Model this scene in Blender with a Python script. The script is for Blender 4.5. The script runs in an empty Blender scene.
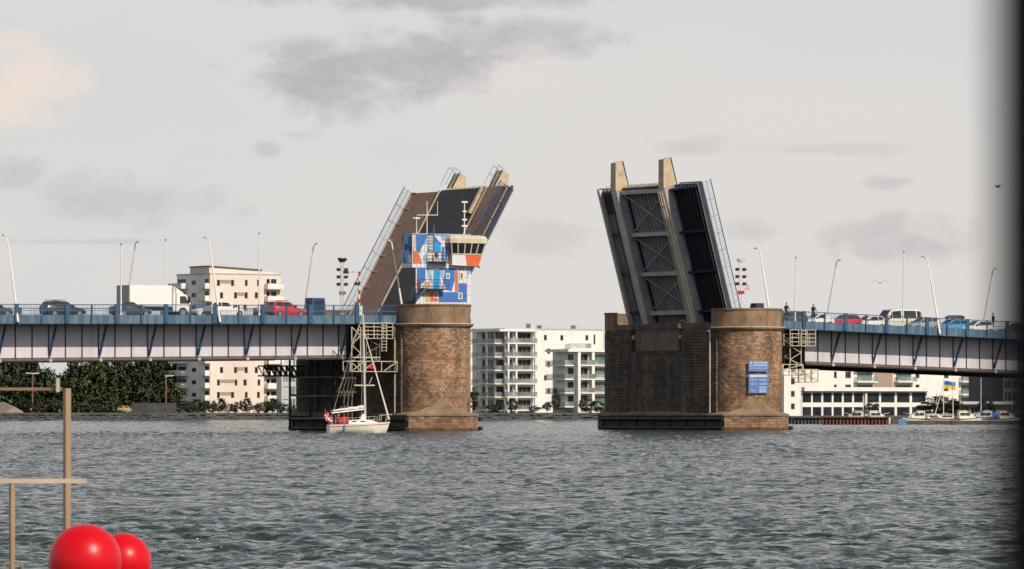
import bpy, math, random
import numpy as np
from mathutils import Vector, Matrix
random.seed(7); RNG = np.random.default_rng(11)
S = bpy.context.scene
COL = S.collection
rad = math.radians
# ------------------------------------------------------------------ camera
YAW = rad(33.0)
DX, DY = math.sin(YAW), math.cos(YAW)          # view direction on the ground
RX, RY = math.cos(YAW), -math.sin(YAW)         # rightwards on the ground
CAMX, CAMY, CAMZ = -264.7, -430.9, 1.9
FPX, HOR, CXP = 5180.0, 411.1, 512.0
cd = bpy.data.cameras.new('camera'); cam = bpy.data.objects.new('camera', cd); COL.objects.link(cam)
cam.location = (CAMX, CAMY, CAMZ); cam.rotation_euler = (rad(90), 0, -YAW)
cd.sensor_width = 36; cd.lens = FPX / 1024 * 36; cd.shift_y = (HOR - 284.5) / 1024
cd.clip_start = 0.1; cd.clip_end = 20000
cd.dof.use_dof = True; cd.dof.focus_distance = 480; cd.dof.aperture_fstop = 16
S.camera = cam
# ------------------------------------------------------------------ sky
SUN_EL, SUN_AZ = rad(37), math.atan2(0.10, -0.995)   # azimuth clockwise from +Y
sdir = Vector((math.sin(SUN_AZ) * math.cos(SUN_EL), math.cos(SUN_AZ) * math.cos(SUN_EL), math.sin(SUN_EL)))
W = bpy.data.worlds.new('World'); S.world = W; W.use_nodes = True
nt = W.node_tree; nt.nodes.clear()
def nd(t, typ, **kw):
    n = t.nodes.new(typ)
    for k, v in kw.items():
        if k == 'ins':
            for a, b in v.items(): n.inputs[a].default_value = b
        else: setattr(n, k, v)
    return n
def lk(t, a, b): t.links.new(a, b)
out = nd(nt, 'ShaderNodeOutputWorld'); bg = nd(nt, 'ShaderNodeBackground'); bg.inputs[1].default_value = 0.08
sky = nd(nt, 'ShaderNodeTexSky', sky_type='NISHITA', sun_disc=False, sun_elevation=SUN_EL, sun_rotation=SUN_AZ, altitude=0, air_density=1.0, dust_density=1.5, ozone_density=1.0)
tc = nd(nt, 'ShaderNodeTexCoord')
sep = nd(nt, 'ShaderNodeSeparateXYZ'); lk(nt, tc.outputs['Generated'], sep.inputs[0])
def math_(t, op, a, b=None, c=None, clamp=False):
    n = nd(t, 'ShaderNodeMath', operation=op, use_clamp=clamp)
    for i, v in enumerate((a, b, c)):
        if v is None: continue
        if isinstance(v, (int, float)): n.inputs[i].default_value = v
        else: lk(t, v, n.inputs[i])
    return n.outputs[0]
def mix_(t, fac, a, b, mode='MIX'):
    n = nd(t, 'ShaderNodeMix', data_type='RGBA', blend_type=mode)
    for i, v in ((0, fac), (6, a), (7, b)):
        if isinstance(v, (int, float)): n.inputs[i].default_value = v
        elif isinstance(v, tuple): n.inputs[i].default_value = v if len(v) == 4 else v + (1,)
        else: lk(t, v, n.inputs[i])
    return n.outputs[2]
def ramp_(t, fac, *stops):
    n = nd(t, 'ShaderNodeValToRGB')
    e = n.color_ramp.elements
    while len(e) < len(stops): e.new(0.5)
    for q, (p, c) in zip(e, stops):
        q.position = p; q.color = (c, c, c, 1) if isinstance(c, (int, float)) else tuple(c) + (1,)
    lk(t, fac, n.inputs[0]); return n.outputs[0]
# a pale veil of high cloud, thick towards the horizon, thinner overhead
veil = ramp_(nt, sep.outputs[2], (0.0, 0.94), (0.10, 0.92), (0.24, 0.58), (0.5, 0.30), (1.0, 0.12))
soft = nd(nt, 'ShaderNodeTexNoise', ins={'Scale': 9.0, 'Detail': 3.0}); 
mp0 = nd(nt, 'ShaderNodeMapping'); mp0.inputs['Scale'].default_value = (1, 1, 2.6); lk(nt, tc.outputs['Generated'], mp0.inputs[0]); lk(nt, mp0.outputs[0], soft.inputs['Vector'])
softc = mix_(nt, ramp_(nt, soft.outputs[0], (0.35, 0.0), (0.65, 1.0)), (8.8, 8.68, 8.68), (9.5, 9.1, 8.85))
base = mix_(nt, veil, sky.outputs[0], softc)
# broken grey cumulus all round: direction-space noise, flattened
az = math_(nt, 'ARCTAN2', sep.outputs[0], sep.outputs[1])
cmb = nd(nt, 'ShaderNodeCombineXYZ'); lk(nt, az, cmb.inputs[0]); lk(nt, sep.outputs[2], cmb.inputs[1])
mp = nd(nt, 'ShaderNodeMapping'); mp.inputs['Scale'].default_value = (75, 125, 1); mp.inputs['Location'].default_value = (3.1, 0.4, 0)
lk(nt, cmb.outputs[0], mp.inputs[0])
n1 = nd(nt, 'ShaderNodeTexNoise', ins={'Scale': 1.0, 'Detail': 7.0, 'Roughness': 0.58, 'Distortion': 0.3}); lk(nt, mp.outputs[0], n1.inputs['Vector'])
CLOUDS = [  # azimuth off the view axis (rad), height (sine), half width, half height, strength
    (-0.0361, 0.0643, 0.0164, 0.0077, 1.00), (-0.0187, 0.0674, 0.0183, 0.0077, 1.00), (-0.0023, 0.0716, 0.0193, 0.0050, 0.95), (-0.0158, 0.0793, 0.0319, 0.0027, 0.95), (-0.0737, 0.0402, 0.0164, 0.0046, 0.50), (-0.0950, 0.0450, 0.0087, 0.0042, 0.50), (-0.0863, 0.0431, 0.0077, 0.0039, 0.35), (-0.0471, 0.0504, 0.0031, 0.0017, 0.50), (-0.0409, 0.0531, 0.0039, 0.0014, 0.30), (0.0749, 0.0330, 0.0174, 0.0050, 0.62), (0.0479, 0.0346, 0.0087, 0.0027, 0.45), (0.0344, 0.0510, 0.0077, 0.0023, 0.42), (0.0730, 0.0440, 0.0054, 0.0015, 0.55), (0.0595, 0.0504, 0.0174, 0.0014, 0.30), (0.0064, 0.0334, 0.0116, 0.0039, 0.38), (-0.0834, 0.0326, 0.0174, 0.0008, 0.40)]
dn = math_(nt, 'SUBTRACT', n1.outputs[0], 0.5)
mp2 = nd(nt, 'ShaderNodeMapping'); mp2.inputs['Scale'].default_value = (120, 230, 1); mp2.inputs['Location'].default_value = (7.7, 2.2, 0); lk(nt, cmb.outputs[0], mp2.inputs[0])
n2 = nd(nt, 'ShaderNodeTexNoise', ins={'Scale': 1.0, 'Detail': 6.0, 'Roughness': 0.6, 'Distortion': 0.4}); lk(nt, mp2.outputs[0], n2.inputs['Vector'])
billow = ramp_(nt, n2.outputs[0], (0.30, 0.62), (0.70, 1.0))
def blob(a0, h0, w, h, s):
    u = math_(nt, 'DIVIDE', math_(nt, 'SUBTRACT', az, YAW + a0), w)
    v = math_(nt, 'DIVIDE', math_(nt, 'SUBTRACT', sep.outputs[2], h0), h)
    r2 = math_(nt, 'ADD', math_(nt, 'MULTIPLY', u, u), math_(nt, 'MULTIPLY', v, v))
    k = math_(nt, 'SUBTRACT', 1.0, math_(nt, 'SQRT', r2))
    k = math_(nt, 'MULTIPLY', math_(nt, 'ADD', math_(nt, 'MULTIPLY_ADD', dn, 2.8, k), 0.12), 1.15)
    return math_(nt, 'MULTIPLY', math_(nt, 'SMOOTH_MIN', math_(nt, 'MAXIMUM', k, 0.0), 0.8, 0.3), s)
dens = None
for c in CLOUDS:
    b = blob(*c); dens = b if dens is None else math_(nt, 'MAXIMUM', dens, b)
far = ramp_(nt, n1.outputs[0], (0.56, 0.0), (0.72, 0.55))   # the same cumulus over the rest of the sky
offv = math_(nt, 'MULTIPLY', far, ramp_(nt, sep.outputs[2], (0.085, 0.0), (0.14, 1.0)))
dens = math_(nt, 'MAXIMUM', dens, offv)
dens = math_(nt, 'MULTIPLY', dens, billow)
base = mix_(nt, dens, base, (5.2, 4.95, 5.15))
pink = blob(-0.0950, 0.0630, 0.0120, 0.0085, 1.0)
base = mix_(nt, math_(nt, 'MULTIPLY', pink, billow), base, (11.0, 9.4, 8.3))
lk(nt, base, bg.inputs[0]); lk(nt, bg.outputs[0], out.inputs[0])
# ------------------------------------------------------------------ sun and exposure
sl = bpy.data.lights.new('sun', 'SUN'); sl.energy = 3.9; sl.angle = rad(0.6); sl.color = (1.0, 0.885, 0.74)
so = bpy.data.objects.new('sun', sl); COL.objects.link(so); so.rotation_euler = (-sdir).to_track_quat('-Z', 'Y').to_euler(); so.location = (0, -100, 200)
vs = S.view_settings; vs.view_transform = 'Standard'; vs.look = 'None'; vs.exposure = 0.0; vs.gamma = 1.0; vs.use_curve_mapping = False
S.cycles.use_denoising = True; S.cycles.max_bounces = 6; S.cycles.diffuse_bounces = 3; S.cycles.glossy_bounces = 3; S.cycles.transparent_max_bounces = 12
S.cycles.caustics_reflective = False; S.cycles.caustics_refractive = False

# ------------------------------------------------------------------ survey helpers: real positions from bearings
def IY(px, py, Y):
    k = (px - CXP) / FPX; rx, ry = DX + k * RX, DY + k * RY; s = (Y - CAMY) / ry
    return CAMX + s * rx, CAMZ + (HOR - py) * s / FPX
def IX(px, py, X):
    k = (px - CXP) / FPX; rx, ry = DX + k * RX, DY + k * RY; s = (X - CAMX) / rx
    return CAMY + s * ry, CAMZ + (HOR - py) * s / FPX
def GD(px, d, py=None):
    k = (px - CXP) / FPX; p = (CAMX + d * (DX + k * RX), CAMY + d * (DY + k * RY))
    return p if py is None else p + (CAMZ + (HOR - py) * d / FPX,)
# ------------------------------------------------------------------ mesh helpers
ORG = {}
class MB:
    def __init__(s, tf=None): s.v = []; s.f = []; s.m = []; s.tf = tf
    def add(s, vs, fs, mi=0):
        o = len(s.v)
        s.v += [tuple(s.tf(*p)) if s.tf else tuple(p) for p in vs]
        s.f += [tuple(i + o for i in f) for f in fs]; s.m += [mi] * len(fs); return s
    def box(s, x0, x1, y0, y1, z0, z1, mi=0):
        return s.add([(x, y, z) for x in (x0, x1) for y in (y0, y1) for z in (z0, z1)],
                     [(0, 1, 3, 2), (4, 6, 7, 5), (0, 4, 5, 1), (2, 3, 7, 6), (0, 2, 6, 4), (1, 5, 7, 3)], mi)
    def beam(s, p, q, w, h=None, mi=0, up=(0, 0, 1)):
        h = h or w; p, q = Vector(p), Vector(q); d = (q - p).normalized(); u = Vector(up)
        if abs(d.dot(u)) > 0.98: u = Vector((1, 0, 0))
        a = d.cross(u).normalized() * w / 2; b = a.cross(d).normalized() * h / 2
        return s.add([p - a - b, p + a - b, p + a + b, p - a + b, q - a - b, q + a - b, q + a + b, q - a + b],
                     [(0, 1, 2, 3), (7, 6, 5, 4), (0, 4, 5, 1), (1, 5, 6, 2), (2, 6, 7, 3), (3, 7, 4, 0)], mi)
    def tube(s, p, q, r0, r1=None, n=8, mi=0):
        r1 = r0 if r1 is None else r1; p, q = Vector(p), Vector(q); d = (q - p).normalized()
        u = Vector((0, 0, 1)) if abs(d.z) < .95 else Vector((1, 0, 0)); a = d.cross(u).normalized(); b = d.cross(a)
        vs = []
        for c, r in ((p, r0), (q, r1)):
            for i in range(n):
                t = 2 * math.pi * i / n; vs.append(c + a * (r * math.cos(t)) + b * (r * math.sin(t)))
        fs = [(i, (i + 1) % n, n + (i + 1) % n, n + i) for i in range(n)] + [tuple(range(n - 1, -1, -1)), tuple(range(n, 2 * n))]
        return s.add(vs, fs, mi)
    def path(s, pts, r, n=6, mi=0):
        for a, b in zip(pts, pts[1:]): s.tube(a, b, r, r, n, mi)
        return s
    def prism(s, poly, vec, mi=0):
        n = len(poly); vec = Vector(vec); p = [Vector(a) for a in poly]
        return s.add(p + [a + vec for a in p], [tuple(range(n)), tuple(range(2 * n - 1, n - 1, -1))] + [(i, n + i, n + (i + 1) % n, (i + 1) % n) for i in range(n)], mi)
    def loft(s, rings, mi=0, caps=True, closed=True):
        n = len(rings[0]); vs = [p for r in rings for p in r]; fs = []
        for k in range(len(rings) - 1):
            for i in range(n if closed else n - 1):
                j = (i + 1) % n; fs.append((k * n + i, k * n + j, (k + 1) * n + j, (k + 1) * n + i))
        if caps: fs += [tuple(range(n - 1, -1, -1)), tuple(range((len(rings) - 1) * n, len(rings) * n))]
        return s.add(vs, fs, mi)
    def build(s, name, mats, parent=None, smooth=False, recalc=True, org=None):
        o_ = Vector(org) if org is not None else (Vector(ORG.get(parent.name, (0, 0, 0))) if parent else Vector((0, 0, 0)))
        me = bpy.data.meshes.new(name)
        me.from_pydata([(p[0] - o_.x, p[1] - o_.y, p[2] - o_.z) for p in s.v], [], s.f)
        if recalc:
            import bmesh
            bm = bmesh.new(); bm.from_mesh(me); bmesh.ops.recalc_face_normals(bm, faces=bm.faces[:]); bm.to_mesh(me); bm.free()
        for m in (mats if isinstance(mats, (list, tuple)) else [mats]): me.materials.append(m)
        if any(s.m): me.polygons.foreach_set('material_index', s.m)
        if smooth:
            me.polygons.foreach_set('use_smooth', [True] * len(me.polygons))
            try: me.set_sharp_from_angle(angle=rad(40))
            except Exception: pass
        ob = bpy.data.objects.new(name, me); COL.objects.link(ob)
        if parent: ob.parent = parent; ORG[ob.name] = tuple(o_)
        elif org is not None: ob.location = o_
        return ob
def tag(o, label=None, cat=None, group=None, kind=None):
    if label: o['label'] = label
    if cat: o['category'] = cat
    if group: o['group'] = group
    if kind: o['kind'] = kind
    return o
def thing(name, label, cat, loc=(0, 0, 0), group=None, rz=None):
    e = bpy.data.objects.new(name, None); COL.objects.link(e); e.location = loc; e.empty_display_size = 0.3
    if rz is not None: e.rotation_euler = (0, 0, rz); ORG[e.name] = (0, 0, 0)     # built in its own frame
    else: ORG[e.name] = tuple(loc)                                                 # built in world coordinates
    return tag(e, label, cat, group)
def inst(src, name, parent, loc=(0, 0, 0), rot=(0, 0, 0), scale=None):
    o = bpy.data.objects.new(name, src); COL.objects.link(o); o.parent = parent; o.location = loc; o.rotation_euler = rot
    if scale: o.scale = scale
    return o
# ------------------------------------------------------------------ materials
def mat(name, col, rough=0.6, var=0.12, scale=2.0, bump=0.0, metal=0.0, streak=None, island=0.0, spec=0.5, world=True, rust=None, coat=0.0, vscale=(1, 1, 1), tide=False):
    m = bpy.data.materials.new(name); m.use_nodes = True; t = m.node_tree; b = t.nodes['Principled BSDF']
    b.inputs['Roughness'].default_value = rough; b.inputs['Metallic'].default_value = metal; b.inputs['Specular IOR Level'].default_value = spec
    if coat: b.inputs['Coat Weight'].default_value = coat; b.inputs['Coat Roughness'].default_value = 0.08
    if world: vec = nd(t, 'ShaderNodeNewGeometry').outputs['Position']
    else: vec = nd(t, 'ShaderNodeTexCoord').outputs['Object']
    mp = nd(t, 'ShaderNodeMapping'); mp.inputs['Scale'].default_value = vscale; lk(t, vec, mp.inputs[0])
    n = nd(t, 'ShaderNodeTexNoise', ins={'Scale': scale, 'Detail': 5.0, 'Roughness': 0.6}); lk(t, mp.outputs[0], n.inputs['Vector'])
    c = tuple(col)
    f = ramp_(t, n.outputs[0], (0.3, 0.0), (0.7, 1.0))
    cc = mix_(t, f, tuple(x * (1 - var) for x in c), tuple(min(1, x * (1 + var)) for x in c))
    if island:
        g = nd(t, 'ShaderNodeNewGeometry')
        k = math_(t, 'MULTIPLY_ADD', g.outputs['Random Per Island'], 2 * island, 1 - island)
        cmbn = nd(t, 'ShaderNodeCombineColor'); 
        for i in range(3): lk(t, k, cmbn.inputs[i])
        cc = mix_(t, 1.0, cc, cmbn.outputs[0], 'MULTIPLY')
    if streak:   # (colour, amount, horizontal scale): dirt that ran down
        mp2 = nd(t, 'ShaderNodeMapping'); mp2.inputs['Scale'].default_value = (streak[2], streak[2], streak[2] * 0.12); lk(t, vec, mp2.inputs[0])
        n2 = nd(t, 'ShaderNodeTexNoise', ins={'Scale': 1.0, 'Detail': 4.0, 'Roughness': 0.65}); lk(t, mp2.outputs[0], n2.inputs['Vector'])
        cc = mix_(t, math_(t, 'MULTIPLY', ramp_(t, n2.outputs[0], (0.45, 0.0), (0.72, 1.0)), streak[1]), cc, tuple(streak[0]))
    if rust:     # (colour, amount, scale, threshold): patches
        n3 = nd(t, 'ShaderNodeTexNoise', ins={'Scale': rust[2], 'Detail': 6.0, 'Roughness': 0.7}); lk(t, vec, n3.inputs['Vector'])
        cc = mix_(t, math_(t, 'MULTIPLY', ramp_(t, n3.outputs[0], (rust[3], 0.0), (rust[3] + .1, 1.0)), rust[1]), cc, tuple(rust[0]))
    if tide:     # weed and wet stone just above the waterline
        sz_ = nd(t, 'ShaderNodeSeparateXYZ'); lk(t, vec, sz_.inputs[0])
        zz = math_(t, 'MULTIPLY_ADD', n.outputs[0], -.5, sz_.outputs[2])
        cc = mix_(t, ramp_(t, math_(t, 'ADD', zz, .3), (0.12, .85), (0.42, 0.0)), cc, (.03, .03, .018))
    lk(t, cc, b.inputs['Base Color'])
    if bump:
        bn = nd(t, 'ShaderNodeBump', ins={'Strength': 0.6, 'Distance': bump}); lk(t, n.outputs[0], bn.inputs['Height']); lk(t, bn.outputs[0], b.inputs['Normal'])
    return m
def glass(name, col, rough=0.05, alpha=1.0, spec=0.5):
    m = bpy.data.materials.new(name); m.use_nodes = True; t = m.node_tree; b = t.nodes['Principled BSDF']
    g = nd(t, 'ShaderNodeNewGeometry'); n = nd(t, 'ShaderNodeTexNoise', ins={'Scale': 0.35, 'Detail': 2.0}); lk(t, g.outputs['Position'], n.inputs['Vector'])
    c = mix_(t, ramp_(t, n.outputs[0], (.35, 0.), (.65, 1.)), tuple(x * .6 for x in col), tuple(min(1, x * 1.5) for x in col)); lk(t, c, b.inputs['Base Color'])
    b.inputs['Roughness'].default_value = rough; b.inputs['Alpha'].default_value = alpha; b.inputs['Specular IOR Level'].default_value = spec
    bn = nd(t, 'ShaderNodeBump', ins={'Strength': 0.15, 'Distance': 0.05}); lk(t, n.outputs[0], bn.inputs['Height']); lk(t, bn.outputs[0], b.inputs['Normal'])
    return m
RUST = (0.16, 0.06, 0.025)
M = dict(
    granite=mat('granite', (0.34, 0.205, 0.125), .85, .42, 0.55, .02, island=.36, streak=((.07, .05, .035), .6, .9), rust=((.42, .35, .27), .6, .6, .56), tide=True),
    granite_shaded=mat('granite_shaded', (0.14, 0.108, 0.082), .9, .4, 0.4, .02, island=.35, streak=((.03, .03, .03), .6, .8), rust=((.14, .13, .12), .4, .45, .60)),  # darker copy of the granite, shade of sides and far end painted in
    capstone=mat('capstone', (0.29, 0.185, 0.115), .85, .3, 0.8, .015, island=.12, streak=((.06, .045, .035), .6, .7)),
    concrete_dark=mat('concrete_dark', (0.11, 0.09, 0.072), .9, .3, 0.6, .02, streak=((.03, .03, .03), .7, .7), rust=((.15, .14, .13), .5, .35, .62)),
    plinthcap=mat('plinthcap', (0.28, 0.19, 0.12), .9, .3, 1.2, .02, streak=((.07, .06, .05), .5, .6)),
    apron=mat('apron', (0.20, 0.145, 0.11), .7, .2, 0.8, .004, streak=((.07, .05, .04), .6, 1.0)),
    black_rubber=mat('black_rubber', (0.012, 0.012, 0.013), .55, .3, 1.5),
    girder=mat('girder', (0.63, 0.60, 0.64), .5, .06, .6, .003, streak=((.44, .41, .42), .55, .9), rust=((.33, .20, .12), .5, .55, .645)),
    chord=mat('chord', (0.12, 0.10, 0.10), .6, .3, 1.2, .004, rust=((.30, .15, .06), .6, .5, .58)),
    blue=mat('blue', (0.022, 0.075, 0.15), .45, .2, .8, streak=((.10, .17, .24), .5, 1.6)),
    fascia=mat('fascia', (0.055, 0.118, 0.195), .5, .22, .7, streak=((.20, .26, .31), .75, 2.2), rust=((.22, .2, .18), .5, .9, .66)),
    navy=mat('navy', (0.018, 0.04, 0.085), .45, .25, 1.0),
    railblue=mat('railblue', (0.07, 0.16, 0.25), .45, .15, 1.0),
    railpale=mat('railpale', (0.20, 0.31, 0.38), .45, .15, 1.0),
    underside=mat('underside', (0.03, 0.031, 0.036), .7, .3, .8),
    asphalt=mat('asphalt', (0.042, 0.043, 0.05), .9, .18, 1.4, .003, streak=((.045, .043, .045), .4, .5)),
    footway=mat('footway', (0.23, 0.15, 0.118), .9, .12, 1.2, .003, streak=((.17, .115, .09), .5, .5)),
    kerb=mat('kerb', (0.42, 0.33, 0.24), .7, .2, 1.5),
    leafgrey=mat('leafgrey', (0.60, 0.56, 0.51), .55, .15, .5, .004, streak=((.36, .33, .30), .6, .7), rust=(RUST, .35, .7, .66)),
    leafweb_shaded=mat('leafweb_shaded', (0.36, 0.345, 0.33), .6, .2, .5, .004, streak=((.20, .19, .18), .6, .7), rust=(RUST, .3, .7, .66)),  # web tone darker than the soles: girder shade is painted in
    leafdark=mat('leafdark', (0.34, 0.355, 0.36), .55, .2, .7, .003, streak=((.17, .18, .19), .5, .8)),
    toe=mat('toe', (0.50, 0.39, 0.27), .6, .2, 1.2, .003, rust=((.16, .1, .06), .6, .9, .56)),
    cream=mat('cream', (0.62, 0.54, 0.41), .5, .12, 1.5, streak=((.3, .24, .17), .5, 2.0)),
    creamsteel=mat('creamsteel', (0.50, 0.44, 0.34), .5, .2, 2.0, rust=((.2, .13, .08), .5, 1.2, .58)),
    dullsteel=mat('dullsteel', (0.20, 0.17, 0.14), .55, .3, 2.0, rust=((.12, .06, .03), .6, 1.2, .55)),
    pole=mat('pole', (0.74, 0.71, 0.66), .45, .08, 2.0),
    white=mat('white', (0.72, 0.71, 0.69), .45, .05, 1.5),
    pwhite=mat('pwhite', (0.66, 0.66, 0.69), .5, .06, 1.2), pblue=mat('pblue', (0.035, 0.16, 0.50), .5, .12, 1.2),
    plight=mat('plight', (0.25, 0.40, 0.60), .5, .1, 1.2), pnavy=mat('pnavy', (0.025, 0.05, 0.17), .5, .1, 1.2), porange=mat('porange', (0.66, 0.13, 0.035), .5, .1, 1.2),
    pcream=mat('pcream', (0.60, 0.42, 0.22), .5, .1, 1.2), pred=mat('pred', (0.20, 0.035, 0.03), .5, .1, 1.2), doorblue=mat('doorblue', (0.02, 0.30, 0.62), .4, .1, 1.2),
    seam=mat('seam', (0.16, 0.17, 0.2), .6, .1, 1.0),
    glassdark=glass('glassdark', (0.018, 0.023, 0.03), spec=.18), glassblue=glass('glassblue', (0.02, 0.035, 0.055), spec=.3), glassgreen=glass('glassgreen', (0.10, 0.16, 0.15), .08),
    balglass=glass('balglass', (0.30, 0.36, 0.37), .1, .38),
    bwhite=mat('bwhite', (0.80, 0.78, 0.745), .8, .05, .12, .004, streak=((.58, .55, .50), .5, .25)), bbeige=mat('bbeige', (0.74, 0.65, 0.57), .8, .06, .12, .004, streak=((.55, .47, .40), .5, .25)),
    bgrey=mat('bgrey', (0.46, 0.47, 0.49), .8, .06, .2), btan=mat('btan', (0.36, 0.27, 0.22), .8, .08, .3), bdark=mat('bdark', (0.10, 0.10, 0.11), .7, .1, .3),
    frame=mat('frame', (0.22, 0.21, 0.20), .5, .1, .5), bframe=mat('bframe', (0.62, 0.61, 0.6), .5, .06, .5), room=mat('room', (0.24, 0.22, 0.20), .9, .2, .3),
    bank=mat('bank', (0.075, 0.078, 0.075), .95, .4, .35, .05, rust=((.16, .16, .15), .6, .5, .58)), land=mat('land', (0.10, 0.10, 0.075), .95, .4, .08, .02), quaystone=mat('quaystone', (0.22, 0.21, 0.19), .9, .2, .8, .01),
    rustwall=mat('rustwall', (0.16, 0.055, 0.03), .85, .4, .8, .01, streak=((.05, .03, .02), .7, 1.2)),
    red=mat('red', (0.55, 0.012, 0.02), .4, .1, 3.0, world=False), tyre=mat('tyre', (0.014, 0.014, 0.015), .8, .2, 4.0, world=False), rim=mat('rim', (0.35, 0.35, 0.36), .35, .1, 4.0, metal=.7, world=False),
    plastic=mat('plastic', (0.025, 0.026, 0.028), .5, .2, 3.0, world=False), lampred=mat('lampred', (0.45, 0.015, 0.015), .25, .1, 3.0, world=False), lampclear=mat('lampclear', (0.72, 0.72, 0.70), .15, .06, 3.0, world=False),
    cglass=glass('cglass', (0.025, 0.03, 0.034), .04), skin=mat('skin', (0.50, 0.30, 0.21), .55, .06, 6.0, world=False), hair=mat('hair', (0.05, 0.03, 0.02), .6, .2, 8.0, world=False),
    cloth_black=mat('cloth_black', (0.022, 0.024, 0.03), .9, .2, 6.0, world=False), cloth_grey=mat('cloth_grey', (0.14, 0.15, 0.17), .9, .2, 6.0, world=False), cloth_red=mat('cloth_red', (0.42, 0.02, 0.03), .85, .15, 5.0, world=False), jeans=mat('jeans', (0.03, 0.045, 0.09), .9, .2, 6.0, world=False),
    hull=mat('hull', (0.76, 0.72, 0.64), .3, .04, 1.0, world=False, coat=.4), deckm=mat('deckm', (0.58, 0.52, 0.42), .6, .1, 2.0, world=False), sail=mat('sail', (0.74, 0.70, 0.62), .8, .06, 3.0, .004, world=False), alu=mat('alu', (0.72, 0.71, 0.69), .35, .05, 2.0, metal=.25, world=False),
    flagblue=mat('flagblue', (0.02, 0.16, 0.55), .8, .1, 2.0), flagyellow=mat('flagyellow', (0.75, 0.55, 0.03), .8, .1, 2.0), tarp=mat('tarp', (0.03, 0.15, 0.40), .6, .2, 2.0),
    bark=mat('bark', (0.07, 0.05, 0.035), .9, .3, 3.0, .02, world=False), railpine=mat('railpine', (0.52, 0.42, 0.32), .5, .15, 3.0, .001), gold=mat('gold', (0.32, 0.225, 0.14), .5, .12, 3.0, .001),
    postblack=mat('postblack', (0.003, 0.003, 0.0032), .9, .2, 8.0, spec=.03), ballred=mat('ballred', (0.60, 0.002, 0.010), .34, .08, 1.6, .002, world=False, spec=.3), brownrail=mat('brownrail', (0.24, 0.15, 0.09), .6, .15, 3.0), signblue=mat('signblue', (0.10, 0.20, 0.44), .5, .15, 1.5),
    signtext=mat('signtext', (0.42, 0.50, 0.66), .6, .1, 1.0), brownpole=mat('brownpole', (0.20, 0.08, 0.05), .7, .15, 1.0), fencegrey=mat('fencegrey', (0.06, 0.06, 0.065), .8, .2, .5), sand=mat('sand', (0.21, 0.19, 0.16), .95, .15, .5),
)
# ================================================================== WATER: wind sea from a wave spectrum
def sea_tile(n, L, wind, wdir, rms, seed, lo=0.0, hi=1e9, spread=2):
    g = np.random.default_rng(seed); k1 = np.fft.fftfreq(n, L / n) * 2 * np.pi
    kx, ky = np.meshgrid(k1, k1, indexing='ij'); k = np.hypot(kx, ky); k[0, 0] = 1e-6
    l = wind ** 2 / 9.81; cosw = (kx * math.cos(wdir) + ky * math.sin(wdir)) / k
    ph = np.exp(-1 / (k * l) ** 2) / k ** 4 * (np.abs(cosw) ** spread * .9 + .1) * np.exp(-(k * .03) ** 2)
    ph[(k < lo) | (k > hi)] = 0; ph[0, 0] = 0
    sp = np.sqrt(ph) * (g.normal(size=(n, n)) + 1j * g.normal(size=(n, n)))
    h = np.fft.ifft2(sp).real; sc = rms / h.std()
    dx = np.fft.ifft2(-1j * kx / k * sp).real * sc; dy = np.fft.ifft2(-1j * ky / k * sp).real * sc
    return h * sc, dx, dy
def sample(t, x, y, L):
    n = t.shape[0]; u = (x / L * n) % n; v = (y / L * n) % n; i = u.astype(int) % n; j = v.astype(int) % n; fu = u - np.floor(u); fv = v - np.floor(v); i2 = (i + 1) % n; j2 = (j + 1) % n
    return t[i, j] * (1 - fu) * (1 - fv) + t[i2, j] * fu * (1 - fv) + t[i, j2] * (1 - fu) * fv + t[i2, j2] * fu * fv
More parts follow.
